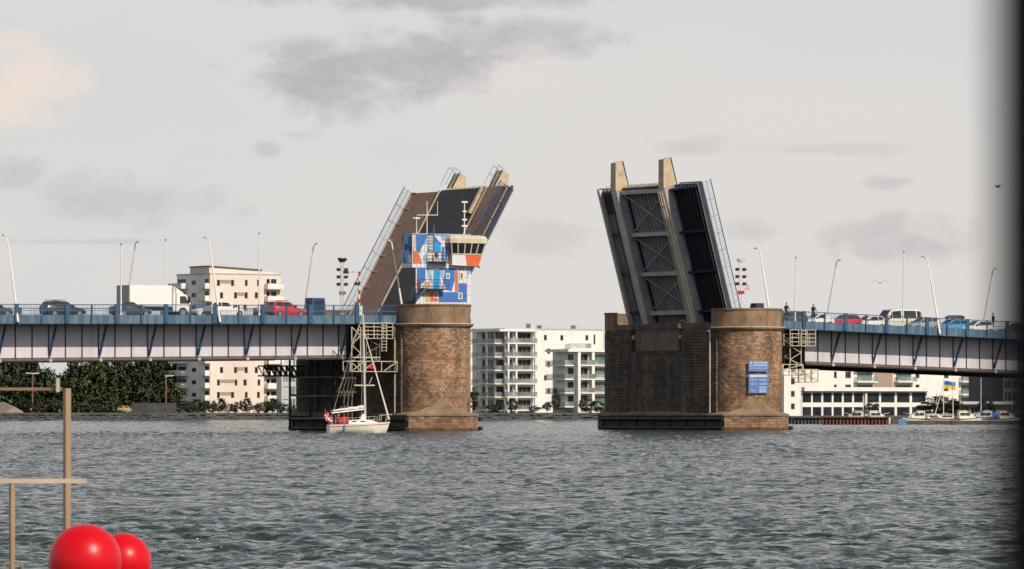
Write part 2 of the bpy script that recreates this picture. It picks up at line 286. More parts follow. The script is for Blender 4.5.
def make_water():
    rows = [50.0]
    while rows[-1] < 1250: rows.append(rows[-1] + max(.09, rows[-1] * .0016))
    rows = np.array(rows + [1500, 2500, 6000, 12000])
    den = np.linspace(-rad(7.6), rad(7.6), 480); ext = rad(7.6) + (rad(70)) * np.linspace(.02, 1, 26) ** 2
    cols = np.concatenate([-ext[::-1], den, ext])
    r, a = np.meshgrid(rows, cols, indexing='ij')
    x = CAMX + r * np.sin(YAW + a); y = CAMY + r * np.cos(YAW + a); z = np.zeros_like(x)
    fade = np.clip((1300 - r) / 100, 0, 1) * np.clip((rad(14) - np.abs(a)) / rad(4), 0.15, 1)
    wd = math.atan2(-DY, -DX) + .22
    ox = np.zeros_like(x); oy = np.zeros_like(x)
    for n, L, wind, d, rms, seed, ch in ((512, 97.0, 2.4, wd, .023, 3, 1.0), (512, 31.3, 1.5, wd - .3, .0185, 5, 1.1), (512, 17.7, .95, wd + .3, .0155, 9, 1.1)):
        h, dx, dy = sea_tile(n, L, wind, d, rms, seed, spread=5)
        z += sample(h, x, y, L); ox += ch * sample(dx, x, y, L); oy += ch * sample(dy, x, y, L)
    gust = 1.0 + .13 * sample(sea_tile(128, 230.0, 60, .3, 1.0, 21)[0], x, y, 230.0).clip(-1.5, 1.5) + .10 * sample(sea_tile(128, 47.0, 60, .3, 1.0, 22)[0], x, y, 47.0).clip(-1.5, 1.5)
    z *= gust
    x = x + ox * fade; y = y + oy * fade; z = z * fade
    nr, nc = x.shape; co = np.stack([x, y, z], -1).reshape(-1, 3).astype(np.float32)
    i = np.arange(nr - 1)[:, None] * nc + np.arange(nc - 1)[None, :]
    q = np.stack([i, i + nc, i + nc + 1, i + 1], -1).reshape(-1, 4)[:, ::-1].astype(np.int32)
    me = bpy.data.meshes.new('water'); me.vertices.add(len(co)); me.vertices.foreach_set('co', co.ravel())
    me.loops.add(q.size); me.loops.foreach_set('vertex_index', q.ravel()); me.polygons.add(len(q)); me.polygons.foreach_set('loop_start', np.arange(0, q.size, 4, dtype=np.int32))
    me.polygons.foreach_set('use_smooth', np.ones(len(q), bool)); me.update(calc_edges=True)
    o = bpy.data.objects.new('water', me); COL.objects.link(o); tag(o, 'choppy grey green water of the fjord', None, kind='structure')
    m = bpy.data.materials.new('water'); m.use_nodes = True; t = m.node_tree; b = t.nodes['Principled BSDF']
    b.inputs['Base Color'].default_value = (.020, .031, .025, 1); b.inputs['Roughness'].default_value = .06; b.inputs['IOR'].default_value = 1.333
    g = nd(t, 'ShaderNodeNewGeometry'); hsum = None
    for sc, am, st in ((5.5, .5, 1.0), (1.5, 1.1, 1.0), (.45, 1.6, 1.0)):
        mp_ = nd(t, 'ShaderNodeMapping'); mp_.inputs['Rotation'].default_value = (0, 0, YAW + .35); mp_.inputs['Scale'].default_value = (.6, 1.0, 1.0); lk(t, g.outputs['Position'], mp_.inputs[0])
        n1 = nd(t, 'ShaderNodeTexNoise', ins={'Scale': sc, 'Detail': 3.0, 'Roughness': .55}); lk(t, mp_.outputs[0], n1.inputs['Vector'])
        v = math_(t, 'MULTIPLY', n1.outputs[0], am); hsum = v if hsum is None else math_(t, 'ADD', hsum, v)
    bn = nd(t, 'ShaderNodeBump', ins={'Strength': 1.0, 'Distance': .26}); lk(t, hsum, bn.inputs['Height']); lk(t, bn.outputs[0], b.inputs['Normal'])
    me.materials.append(m)
make_water()
# ================================================================== LAND
def slab(name, pts, z0, z1, m, label):
    mb = MB(); mb.prism([(p[0], p[1], z0) for p in pts], (0, 0, z1 - z0)); o = mb.build(name, m); return tag(o, label, kind='structure')
slab('far_bank', [GD(-2600, 1118), GD(3600, 1118), GD(3600, 9000), GD(-2600, 9000)], -2, 1.55, M['land'], 'low far shore behind the bridge')
# stone revetment in front of the shore
mb = MB(); prev = None
for px in range(-120, 1160, 2):
    for k, (dd, zz) in enumerate(((1116.5, 0.05), (1117.0, .55), (1117.6, 1.05))):
        p = GD(px + random.uniform(0, 1.2), dd); s = random.uniform(.35, .62)
        c = Vector((p[0], p[1], zz + random.uniform(-.1, .15))); a, b_ = Vector((RX, RY, 0)) * s, Vector((DX, DY, 0)) * s * .7; u = Vector((0, 0, s * random.uniform(.5, .8)))
        mb.add([c - a - b_, c + a - b_ * .8, c + a * .8 + b_, c - a + b_, c - a * .7 - b_ * .6 + u, c + a * .8 - b_ * .6 + u, c + a * .6 + b_ + u, c - a * .7 + b_ + u], [(0, 1, 2, 3), (4, 5, 6, 7), (0, 1, 5, 4), (1, 2, 6, 5), (2, 3, 7, 6), (3, 0, 4, 7)])
tag(mb.build('shore_stones', M['bank']), 'dark piled stones edging the far shore', 'stones', kind='stuff')
slab('harbour_quay', [GD(783, 757), GD(1500, 757), GD(1500, 1117), GD(792, 1117)], -2, 1.02, M['bank'], 'dark harbour quay behind the marina')
slab('quay', [(CAMX + DX * 41.5 + RX * s, CAMY + DY * 41.5 + RY * s) for s in (-60, 60)] + [(CAMX - DX * 25 + RX * s, CAMY - DY * 25 + RY * s) for s in (60, -60)], -2, .50, M['quaystone'], 'near quay below the frame')
# ================================================================== PIERS
PR, PHS, PSP = 3.45, 9.6, 36.9
YC = 1.0; YN, YF = -8.6, 10.6
def stad(s, off=0.0):
    """point on the pier's outline: s runs clockwise from the near tip, in metres at radius PR"""
    q = math.pi * PR / 2; L = 2 * PHS; per = 2 * math.pi * PR + 2 * L; s %= per; r = PR + off
    if s < q: a = s / PR; return (-r * math.sin(a), -PHS - r * math.cos(a))
    s -= q
    if s < L: return (-r, -PHS + s)
    s -= L
    if s < 2 * q: a = s / PR; return (-r * math.cos(a), PHS + r * math.sin(a))
    s -= 2 * q
    if s < L: return (r, PHS - s)
    s -= L; a = s / PR; return (r * math.cos(a), -PHS - r * math.sin(a))
QL = math.pi * PR / 2; PER = 2 * math.pi * PR + 4 * PHS
def blocks(mb, z0, z1, s0, s1, bl, ch, skip=None, proud=.04, j=.018):
    zz = z0; row = 0
    nrow = round((z1 - z0) / ch); ch = (z1 - z0) / nrow
    for row in range(nrow):
        z = z0 + row * ch; n = max(1, round((s1 - s0) / bl)); st = (s1 - s0) / n; s = s0 - (st / 2 if row % 2 else 0)
        while s < s1 - 1e-4:
            a, b = max(s, s0), min(s + st, s1)
            if b - a > .05 and not (skip and skip((a + b) / 2, z + ch / 2)):
                p = proud + random.uniform(-.022, .022); vs = []
                for off, sh in ((-.02, 0), (p, j)):
                    for ss, zc in ((a + sh, z + sh), (b - sh, z + sh), (b - sh, z + ch - sh), (a + sh, z + ch - sh)):
                        x, y = stad(ss, off); vs.append((x, y, zc))
                mb.add(vs, [(4, 5, 6, 7), (0, 1, 5, 4), (1, 2, 6, 5), (2, 3, 7, 6), (3, 0, 4, 7)])
            s += st
def ring(mb, s0, s1, prof, n=40):
    """sweep a closed (offset, z) profile along the outline"""
    rings = []
    for i in range(n + 1):
        s = s0 + (s1 - s0) * i / n; rings.append([(*stad(s, o), z) for o, z in prof])
    mb.loft(rings)
TOWER_N = QL + 1.2      # the near parapet reaches this far along the side (y = -8.4)
def recess(s, z):       # camera-side opening behind which the counterweight apron hangs
    y = -PHS + (s - QL); return QL < s < QL + 2 * PHS and -3.4 < y < 6.1 and z > 7.95
def build_pier(x0, label, first=None):
    t = thing('bridge_pier', label, 'bridge pier', (x0, 0, 0), 'stone piers of the bascule bridge', rz=0)
    if first:
        for ch in list(first.children): o = ch.copy(); COL.objects.link(o); o.parent = t
        return t
    # core with the recess cut in its channel side
    mb = MB(); ys = (-3.4, 6.1); xr = -PR + .55
    out = [stad(PER * 0 + s) for s in np.linspace(0, QL, 12)] + [(-PR, ys[0]), (xr, ys[0]), (xr, ys[1]), (-PR, ys[1])]
    s2 = QL + 2 * PHS; out += [stad(s) for s in np.linspace(s2, s2 + 2 * QL, 24)] + [stad(s) for s in np.linspace(s2 + 2 * QL + 2 * PHS, PER - .2, 12)]
    mb.prism([(x, y, 7.95) for x, y in out], (0, 0, 2.2))
    full = [stad(s) for s in np.linspace(0, QL, 12)] + [stad(s) for s in np.linspace(s2, s2 + 2 * QL, 24)] + [stad(s) for s in np.linspace(s2 + 2 * QL + 2 * PHS, PER - .2, 12)]
    mb.prism([(x, y, -2) for x, y in full], (0, 0, 9.948)); mb.build('core', M['concrete_dark'], t)
    mb = MB(); blocks(mb, 1.6, 9.95, -QL, QL, .34, .21)
    o = mb.build('granite_facing', M['granite'], t); o['kind'] = 'stuff'; o['label'] = 'small brown granite blocks of the rounded ends'
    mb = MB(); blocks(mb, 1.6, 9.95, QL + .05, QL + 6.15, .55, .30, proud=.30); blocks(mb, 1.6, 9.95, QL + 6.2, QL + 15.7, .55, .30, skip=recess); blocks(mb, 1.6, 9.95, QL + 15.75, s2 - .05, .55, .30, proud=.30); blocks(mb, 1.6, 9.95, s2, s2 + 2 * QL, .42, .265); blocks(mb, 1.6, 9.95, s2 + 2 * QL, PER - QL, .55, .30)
    o = mb.build('side_facing', M['granite_shaded'], t); o['kind'] = 'stuff'; o['label'] = 'weathered blocks of the long sides and far end, painted dark for shade'
    mb = MB(); ring(mb, -TOWER_N, TOWER_N, ((-.1, 9.95), (.16, 9.95), (.28, 10.08), (.28, 10.2), (.1, 10.3), (-.1, 10.3)), 48); mb.build('cornice', M['capstone'], t, smooth=True)
    for (z0, z1, bl) in ((10.3, 10.72, 3.4), (10.72, 11.34, 3.8), (11.34, 11.98, 3.4)):
        mb = MB(); blocks(mb, z0, z1, -TOWER_N, TOWER_N, bl, z1 - z0, proud=.05, j=.012); mb.build('parapet_course', M['capstone'], t)
    mb = MB(); ring(mb, -TOWER_N, TOWER_N, ((-.42, 10.15), (.02, 10.15), (.02, 11.98), (-.42, 11.98)), 40); mb.build('parapet_wall', M['capstone'], t)
    mb = MB(); ring(mb, -TOWER_N, TOWER_N, ((-.46, 11.98), (.12, 11.98), (.12, 12.14), (-.46, 12.14)), 40); mb.build('coping', M['capstone'], t)
    mb = MB(); mb.box(-PR + .05, PR - .05, -PHS + 1.0, -PHS + 1.35, 10.15, 12.1); mb.build('parapet_end_wall', M['capstone'], t)
    f0, f1 = s2 - .6, s2 + 2 * QL + .6
    mb = MB(); ring(mb, f0, f1, ((-.42, 10.15), (.03, 10.15), (.03, 11.85), (-.42, 11.85)), 40); mb.build('far_parapet', M['capstone'], t)
    mb = MB(); ring(mb, f0, f1, ((-.46, 11.85), (.12, 11.85), (.12, 12.0), (-.46, 12.0)), 40); mb.build('far_coping', M['capstone'], t)
    # low wall along both sides between the two round ends, with slots for the leaf girders on the channel side
    sl = (-2.85, 5.55)
    for sx in (-1, 1):
        mb = MB(); segs = ((-8.4, sl[0] - .3), (sl[0] + .3, sl[1] - .3), (sl[1] + .3, 9.0)) if sx < 0 else ((-8.4, 9.0),)
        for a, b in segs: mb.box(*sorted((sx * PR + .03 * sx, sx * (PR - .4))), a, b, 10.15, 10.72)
        mb.build('side_wall', M['granite_shaded'], t)
    for a, b in ((sl[0] + .32, YC + .32), (YC + .42, sl[1] - .32)):
        mb = MB(); mb.box(-PR + .1, -PR + .3, a, b, 8.0, 10.6); mb.box(-PR + .07, -PR + .099, a + .05, b - .05, 9.9, 10.1); mb.build('apron_panel', M['apron'], t)
    mb = MB(); mb.beam((-PR + .1, YC + .37, 8.0), (-PR + .1, YC + .37, 10.62), .1, .1); mb.build('apron_post', M['dullsteel'], t)
    for s_ in sl:
        mb = MB(); mb.box(-PR - .02, -PR + .25, s_ - .12, s_ + .18, 9.2, 9.6); mb.build('bearing_bracket', M['creamsteel'], t)
    mb = MB(); mb.box(-PR - .12, -PR + .5, -3.6, 6.3, 7.72, 7.94); mb.build('recess_sill', M['concrete_dark'], t)
    for y0, y1 in ((-3.5, -2.4), (4.8, 6.2), (.9, 1.9)):
        mb = MB(); mb.box(-PR - .11, -PR + .02, y0, y1, 1.7, 7.71 if y0 != .9 else 3.6); mb.build('buttress', M['concrete_dark'], t)
    # pointed plinth with its swept granite roof
    HP = 3.92; TIP = 14.9; SHY = 11.2
    def plan(g=0.0): return [(0, -TIP - g), (HP + g, -SHY), (HP + g, SHY), (0, TIP + g), (-HP - g, SHY), (-HP - g, -SHY)]
    mb = MB(); mb.prism([(x, y, -2) for x, y in plan()], (0, 0, 3.45)); mb.build('plinth', M['concrete_dark'], t)
    def edge_blocks(p, q):
        mb = MB(); p, q = Vector((*p, 0)), Vector((*q, 0)); L = (q - p).length; d = (q - p) / L; n = Vector((d.y, -d.x, 0)); ch = .29
        for r in range(5):
            st = .5; s = -(st / 2 if r % 2 else 0)
            while s < L - .02:
                a, b = max(s, 0), min(s + st, L)
                if b - a > .06:
                    o = .05 + random.uniform(-.02, .02); z0 = -.03 + r * ch; vs = []
                    for off, sh in ((0, 0), (o, .018)):
                        for ss, zc in ((a + sh, z0 + sh), (b - sh, z0 + sh), (b - sh, z0 + ch - sh), (a + sh, z0 + ch - sh)): vs.append(p + d * ss + n * off + Vector((0, 0, zc)))
                    mb.add(vs, [(4, 5, 6, 7), (0, 1, 5, 4), (1, 2, 6, 5), (2, 3, 7, 6), (3, 0, 4, 7)])
                s += st
        o = mb.build('plinth_facing', M['granite'], t); o['kind'] = 'stuff'
    pl = plan(); edge_blocks(pl[5], pl[0]); edge_blocks(pl[0], pl[1]); edge_blocks(pl[2], pl[3]); edge_blocks(pl[3], pl[4])
    for sg in (-1, 1):       # roof over each cutwater: a hipped stone pyramid dying into the round end
        e = [(0, sg * (TIP + .2)), (HP + .15, sg * SHY), (HP + .15, sg * 8.6), (-HP - .15, sg * 8.6), (-HP - .15, sg * SHY)]
        mb = MB(); mb.prism([(x, y, 1.42) for x, y in e], (0, 0, .16)); ap = (-1.2, sg * 12.78, 3.4); mid = []
        for k in range(len(e)):
            p, q = e[k], e[(k + 1) % len(e)]
            m1 = [(p[0] * .5 + ap[0] * .5, p[1] * .5 + ap[1] * .5, 2.12), (q[0] * .5 + ap[0] * .5, q[1] * .5 + ap[1] * .5, 2.12)]
            mb.add([(*p, 1.581), (*q, 1.581), m1[1], m1[0], ap], [(0, 1, 2, 3), (3, 2, 4)])
        mb.build('plinth_roof', M['plinthcap'], t)
    for sx in (-1, 1):
        mb = MB(); mb.prism([(sx * (HP + .15), -8.6, 1.45), (sx * (PR - .1), -8.6, 1.45), (sx * (PR - .1), -8.6, 1.95), (sx * (HP + .15), -8.6, 1.58)], (0, 17.2, 0)); mb.build('plinth_ledge', M['plinthcap'], t)
        for z in (1.12, .22):
            mb = MB(); x = sx * (HP + .28); mb.tube((x, -11.4, z), (x, 10.6, z), .2, n=10); mb.build('fender_pipe', M['black_rubber'], t, smooth=True)
        for y in np.linspace(-10.8, 10.2, 8):
            mb = MB(); mb.beam((sx * (HP + .02), y, -.5), (sx * (HP + .02), y, 1.4), .14, .3); mb.build('fender_post', M['black_rubber'], t)
    mb = MB(); mb.tube((-PR - .42, -8.65, 1.75), (-PR - .42, -8.65, 9.9), .07); mb.tube((-PR - .42, -8.65, 9.9), (-PR - .42, -8.2, 9.9), .07); mb.build('drainpipe', M['cream'], t)
    mb = MB(); pts = [(*stad(s, .34), 10.24) for s in np.linspace(-QL, QL + .9, 24)]; mb.path(pts, .055); mb.build('service_pipe', M['cream'], t)
    mb = MB()
    for y in (-5.4, -1.2, 3.4, 7.2): mb.box(-2.2, 2.2, y - .06, y + .06, 10.15, 10.2)
    mb.build('bearing_plate', M['dullsteel'], t)['kind'] = 'stuff'
    return t
pierL = build_pier(0, 'stone pier carrying the painted control house, left of the open channel')
pierR = build_pier(PSP, 'stone pier with the blue sign boards, right of the open channel', pierL)
# blue notice boards on the right pier
phi = -17.7
def board(zl, zh, label, rows):
    a = rad(phi); n = Vector((math.sin(a), -math.cos(a), 0)); u = Vector((math.cos(a), math.sin(a), 0)); c = Vector((PSP, -PHS, 0)) + n * (PR + .24); w = 1.03
    t = thing('notice_board', label, 'sign', (c.x, c.y, zl), 'notice boards on the right pier')
    tf = lambda x, y, z: c + u * x - n * y + Vector((0, 0, z))
    MB(tf).box(-w, w, -.03, .03, zl, zh).build('board', M['signblue'], t)
    for x in (-.7, .7): MB(tf).box(x - .05, x + .05, .03, .3, zl + .1, zh - .1).build('bracket', M['dullsteel'], t)
    for (x0, x1, z0, z1, m) in rows: MB(tf).box(-w + x0, -w + x1, -.036, -.03, zh - z1, zh - z0).build('lettering', M[m], t)
R1 = [(.14, .36, .08, .30, 'signtext'), (.10, .42, .42, .52, 'signtext')] + [(x, x + w_, z, z + .15, 'signtext') for z, row in ((.10, ((.50, .62), (1.16, .78))), (.36, ((.50, .40), (.94, .55), (1.53, .4)))) for x, w_ in row] + [(x, x + .1, .66, .78, 'signtext') for x in np.arange(.14, 1.9, .24)]
R2 = [(x, x + .13, .08, .30, 'white') for x in np.arange(.12, 1.85, .165)] + [(x, x + .09, z, z + .13, 'signtext') for z in (.50, .92) for x in (.22, .34, .46, .74, 1.12, 1.24, 1.36, 1.5, 1.62, 1.74)] + [(x, x + .2, z, z + .14, 'signtext') for z in (1.26, 1.48, 1.68) for x in (1.12, 1.36, 1.62)] + [(.2, .62, 1.58, 1.66, 'signtext')]
board(5.83, 6.88, 'upper of two blue notice boards on the right pier', R1)
board(3.68, 5.58, 'lower and taller blue notice board on the right pier, with rows of white lettering', R2)
# ================================================================== APPROACH SPANS
def lin(a, b): (x0, z0), (x1, z1) = a, b; return lambda x: z0 + (z1 - z0) * (x - x0) / (x1 - x0)
SP = 5.21
def build_span(side, label, xa, xb, railz, girz, posts, gx0, gx1, strutx):
    """xa..xb deck; railz(x) handrail height; girz(x) girder soffit; posts = x of thick posts"""
    t = thing('approach_span', label, 'bridge', ((xa + xb) / 2, YC, 0), 'fixed spans of the road bridge')
    dz = lambda x: railz(x) - 1.0            # deck
    def strip(name, m, y0, y1, lo, hi, x0=xa, x1=xb, n=12):
        mb = MB(); rings = []
        for x in np.linspace(x0, x1, n): rings.append([(x, y0, dz(x) + lo), (x, y1, dz(x) + lo), (x, y1, dz(x) + hi), (x, y0, dz(x) + hi)])
        mb.loft(rings); return mb.build(name, m, t)
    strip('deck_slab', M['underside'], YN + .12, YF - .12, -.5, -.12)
    strip('carriageway', M['asphalt'], -3.2, 5.2, -.12, -.06)
    strip('footway', M['footway'], YN + .12, -3.2, -.12, .02); strip('footway', M['footway'], 5.2, YF - .12, -.12, .02)
    xs = sorted(set([xa, xb] + [x for x in posts if xa < x < xb]))
    gys = (YC - 6.85, YC + 6.85)
    for yy, sg in ((YN, -1), (YF, 1)):
        for a, b in zip(xs, xs[1:]):         # fascia plates, one per bay
            mb = MB(); g = .02; ya, yb = sorted((yy, yy - sg * .1))
            mb.add([(x, y, dz(x) + z) for x in (a + g, b - g) for y in (ya, yb) for z in (-.78, .0)], [(0, 1, 3, 2), (4, 6, 7, 5), (0, 4, 5, 1), (2, 3, 7, 6), (0, 2, 6, 4), (1, 5, 7, 3)]); mb.build('fascia_plate', M['fascia'], t)
        strip('fascia_flange', M['navy'], *sorted((yy + sg * .05, yy - sg * .3)), -.84, -.785)
        for x in posts:                       # thick post, thin post between
            if xa - .01 <= x <= xb + .01:
                mb = MB(); mb.box(x - .2, x + .2, *sorted((yy + sg * .03, yy + sg * .17)), dz(x) - .74, railz(x) + .04); mb.build('railing_post', M['blue'], t)
            x2 = x + SP / 2
            if xa <= x2 <= xb:
                mb = MB(); mb.box(x2 - .07, x2 + .07, *sorted((yy + sg * .03, yy + sg * .13)), dz(x2) - .7, railz(x2)); mb.build('railing_post', M['blue'], t)
        mb = MB()
        for a, b in zip(xs, xs[1:]): mb.beam((a, yy, railz(a) - .03), (b, yy, railz(b) - .03), .12, .07)
        mb.build('handrail', M['blue'], t)
        mb = MB()
        for a, b in zip(xs, xs[1:]): mb.beam((a, yy, dz(a) + .42), (b, yy, dz(b) + .42), .04, .05)
        mb.build('mid_rail', M['railblue'], t)
        mb = MB(); n = int((xb - xa) / .17)
        for i in range(n): x = xa + (i + .5) * (xb - xa) / n; mb.box(x - .011, x + .011, yy - .011, yy + .011, dz(x), railz(x) - .05)
        o = mb.build('railing_bars', M['railblue'], t); o['kind'] = 'stuff'
    for gy, sg in ((gys[0], -1), (gys[1], 1)):
        top = lambda x: dz(x) - .5
        # girder panels between stiffeners
        nx = []; x = strutx[0] - SP * 4
        while x < gx1 + 6: nx += [x + SP / 3 * k for k in range(3)]; x += SP
        nx = [gx0] + [x for x in nx if gx0 + .3 < x < gx1 - .3] + [gx1]
        for a, b in zip(nx, nx[1:]):
            mb = MB(); g = .05; ya, yb = gy - .04, gy + .04 + random.uniform(-.006, .006)
            mb.add([(x, y, z) for x in (a + g, b - g) for y in (ya, yb) for z in (girz(x) + .42, top(x))], [(0, 1, 3, 2), (4, 6, 7, 5), (0, 4, 5, 1), (2, 3, 7, 6), (0, 2, 6, 4), (1, 5, 7, 3)]); mb.build('girder_panel', M['girder'], t)
        for x in nx:
            mb = MB(); mb.box(x - .05, x + .05, gy + sg * -.05, gy + sg * .12, girz(x) + .3, top(x)); mb.build('stiffener', M['navy'], t)
        mb = MB(); rings = []
        for x in np.linspace(gx0, gx1, 16): z = girz(x); rings.append([(x, gy - .38, z + .12), (x, gy + .38, z + .12), (x, gy + .38, z + .22), (x, gy + .08, z + .24), (x, gy + .08, z + .42), (x, gy - .08, z + .42), (x, gy - .08, z + .24), (x, gy - .38, z + .22)])
        mb.loft(rings); mb.build('bottom_flange', M['chord'], t)
        mb = MB(); rings = []
        for x in np.linspace(gx0, gx1, 16): z = girz(x); rings.append([(x, gy - .30, z), (x, gy + .30, z), (x, gy + .30, z + .12), (x, gy - .30, z + .12)])
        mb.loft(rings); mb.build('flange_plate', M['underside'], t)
        for x in strutx:
            if gx0 < x < gx1 + .5:
                mb = MB(); mb.beam((x, gy + sg * .1, girz(x) + .55), (x, gy + sg * 1.65, dz(x) - .5), .16, .2); mb.build('strut', M['blue'], t)
                mb = MB(); mb.box(x - .14, x + .14, gy + sg * .41, gy + sg * .41 + .05, girz(x) + .02, girz(x) + .3); mb.build('drain_box', M['creamsteel'], t)
                if sg < 0: mb = MB(); mb.beam((x, gys[0], dz(x) - .8), (x, gys[1], dz(x) - .8), .25, .5); mb.build('cross_beam', M['underside'], t); mb = MB(); mb.beam((x, gys[0], girz(x) + .5), (x, gys[1], girz(x) + .5), .2, .25); mb.build('cross_brace', M['underside'], t)
    return t
def sh(px, py, y): return IY(px, py, y)
railL = lin(sh(0, 304, YN), sh(340, 305, YN)); girL = lin(sh(0, 362.5, YC - 6.85), sh(340, 359.5, YC - 6.85))
railR = lin(sh(785, 310.6, YN), sh(1000, 321.0, YN)); girR = lin(sh(804, 365.2, YC - 6.85), sh(1000, 373.6, YC - 6.85))
sxL = [sh(v, 359, YC - 6.85)[0] for v in (48.4, 99.2, 149.3, 196.7, 246.2, 292.9, 341.1)]; x0 = np.polyfit(range(7), sxL, 1); sxL = [x0[1] + x0[0] * k for k in range(-1, 7)]
sxR = [sh(v, 367, YC - 6.85)[0] for v in (831.5, 871.9, 913.4, 953.4, 993.8)]; x1_ = np.polyfit(range(5), sxR, 1); sxR = [x1_[1] + x1_[0] * k for k in range(0, 11)]
pL = [sh(66.5, 310, YN)[0] + SP * k for k in range(-3, 8)]; pR = [sh(850 - 5.0, 318, YN)[0] + SP * k for k in range(-2, 11)]
spanL = build_span(-1, 'left approach span with white girder panels and blue railing', -55.0, -3.5, railL, girL, pL, -55, sh(346, 340, YC - 6.85)[0], sxL)
spanR = build_span(1, 'right approach span with white girder panels and blue railing', PSP + 3.5, 104, railR, girR, pR, sh(804, 345, YC - 6.85)[0], 104, sxR)
# ================================================================== BASCULE LEAVES
def leaf_frame(bx, bz, ang, sg):
    d = Vector((sg * math.cos(ang), 0, math.sin(ang))); n = Vector((-sg * math.sin(ang), 0, math.cos(ang)))
    return lambda a, y, h: Vector((bx, 0, bz)) + d * a + n * h + Vector((0, y, 0))
LYN, LYF = -8.45, 9.4
def build_leaf(label, bx, bz, ang, sg, LEN, left, G1, G2):
    YN, YF = LYN, LYF
    t = thing('bascule_leaf', label, 'drawbridge leaf', (bx, YC, bz), 'raised leaves of the bascule bridge'); tf = leaf_frame(bx, bz, ang, sg)
    B = lambda *a: MB(tf).box(*a)
    B(.15, LEN, YN + .05, YF - .05, -.32, -.06).build('deck_plate', M['leafdark'], t)
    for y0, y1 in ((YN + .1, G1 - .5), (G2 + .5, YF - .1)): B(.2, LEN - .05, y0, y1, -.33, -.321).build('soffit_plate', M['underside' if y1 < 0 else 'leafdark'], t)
    B(.1, LEN + .02, -3.7, 3.75, -.06, .10).build('roadway', M['asphalt'], t)
    B(.1, LEN - .1, 4.2, YF - .1, -.06, .06).build('footway', M['footway'], t); B(.1, LEN + .1, YN + .1, -4.6, -.06, .06).build('footway', M['footway'], t)
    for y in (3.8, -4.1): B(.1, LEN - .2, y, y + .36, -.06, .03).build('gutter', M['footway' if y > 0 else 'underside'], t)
    for y in (3.98,): B(.1, LEN, y, y + .14, .04, .2).build('kerb', M['kerb'], t)
    B(LEN - 3.0, LEN - .1, -4.08, -3.72, -.06, .34).build('kerb', M['toe'], t); B(.1, LEN, -4.62, -4.46, .04, .16).build('kerb', M['kerb'], t)  # first plate paints the sunlit roadway edge near the tip; second is a kerb
    for y in (YN + .12, YF - .12): B(.1, LEN, y - .06, y + .06, .06, .16).build('edge_kerb', M['kerb'], t)
    for y in (YN, YF - .08): B(.1, LEN + .05, y, y + .08, -.4, -.02).build('edge_beam', M['navy'], t)
    for y in (YN - .03, YF + .0): B(.1, LEN + .05, y, y + .05, -.62, -.46).build('edge_flange', M['chord'], t)
    # stringers
    mbs = np.arange(YN + .5, YF - .4, .62)
    for y in mbs:
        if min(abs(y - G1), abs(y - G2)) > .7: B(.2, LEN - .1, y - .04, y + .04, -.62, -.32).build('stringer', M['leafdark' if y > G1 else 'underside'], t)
    for a in (1.5, 5.6, 9.75, LEN - .35):
        B(a - .12, a + .12, G1 + .5, G2 - .5, -1.15, -.32).build('floor_beam', M['leafdark'], t); B(a - .2, a + .2, G1 + .52, G2 - .52, -1.22, -1.15).build('floor_beam_flange', M['leafgrey'], t)
        for y0, y1 in ((G1 - .5, YN + .08), (G2 + .5, YF - .08)):
            MB(tf).prism([(a - .08, y0, -.32), (a - .08, y0, -1.2), (a - .08, y1, -.55), (a - .08, y1, -.32)], (0, 0, 0)) if False else None
            mb = MB(tf); mb.add([(aa, y, h) for aa in (a - .09, a + .09) for y, h in ((y0, -.32), (y0, -1.2), (y1, -.6), (y1, -.32))], [(0, 1, 2, 3), (7, 6, 5, 4), (0, 4, 5, 1), (1, 5, 6, 2), (2, 6, 7, 3), (3, 7, 4, 0)]); mb.build('bracket', M['navy'], t)
    for a, b in ((1.5, 5.6), (5.6, 9.75), (9.75, LEN - .35)):
        for y0, y1 in ((G1 + .6, G2 - .6), (G2 - .6, G1 + .6)):
            mb = MB(tf); p, q = (a + .2, y0), (b - .2, y1); w = .055; dx_, dy_ = q[0] - p[0], q[1] - p[1]; L = math.hypot(dx_, dy_); nx, ny = -dy_ / L * w, dx_ / L * w; h0 = -.95 if y0 < y1 else -.82
            mb.add([(p[0] + s * nx, p[1] + s * ny, h) for h in (h0, h0 - .09) for s in (-1, 1)] + [(q[0] + s * nx, q[1] + s * ny, h) for h in (h0, h0 - .09) for s in (-1, 1)], [(0, 1, 3, 2), (4, 6, 7, 5), (0, 4, 5, 1), (2, 3, 7, 6), (0, 2, 6, 4), (1, 5, 7, 3)]); mb.build('cross_bracing', M['leafdark'], t)
    for gy in (G1, G2):
        # box girder with a rounded lower corner, then its tapering toe past the end of the deck
        cuts = (.0, 4.05, 8.1, LEN - 2.4, LEN - .05)
        for a, b in zip(cuts, cuts[1:]):
            B(a + .015, b - .015, gy - .42, gy + .42, -1.62, -.34).build('girder_web', M['leafweb_shaded'], t); mb = MB(tf); mb.loft([[(q, gy + y, h) for y, h in ((-.52, -1.62), (.52, -1.62), (.5, -1.68), (.36, -1.74), (-.36, -1.74), (-.5, -1.68))] for q in (a + .012, b - .012)]); mb.build('girder_sole', M['leafgrey'], t, smooth=True)
        mb = MB(tf); a0, a1 = LEN - .04, LEN + 2.75
        def rg(a, h0, h1, w): return [(a, gy - w, h0), (a, gy + w, h0), (a, gy + w, h1), (a, gy - w, h1)]
        a1 = LEN + (2.1 if left else 2.75)
        mb.loft([rg(a0, -.12, -1.75, .46), rg(a0 + .9, -.12, -1.5, .46), rg(a1, -.14, -.95, .44)]); mb.build('girder_toe', M['toe'], t)
        mb = MB(tf)
        for w in (-.44, .44): mb.box(a0, a1 - .02, gy + w - .05, gy + w + .05, -.1, -.02)
        mb.build('toe_edge', M['plastic'], t)
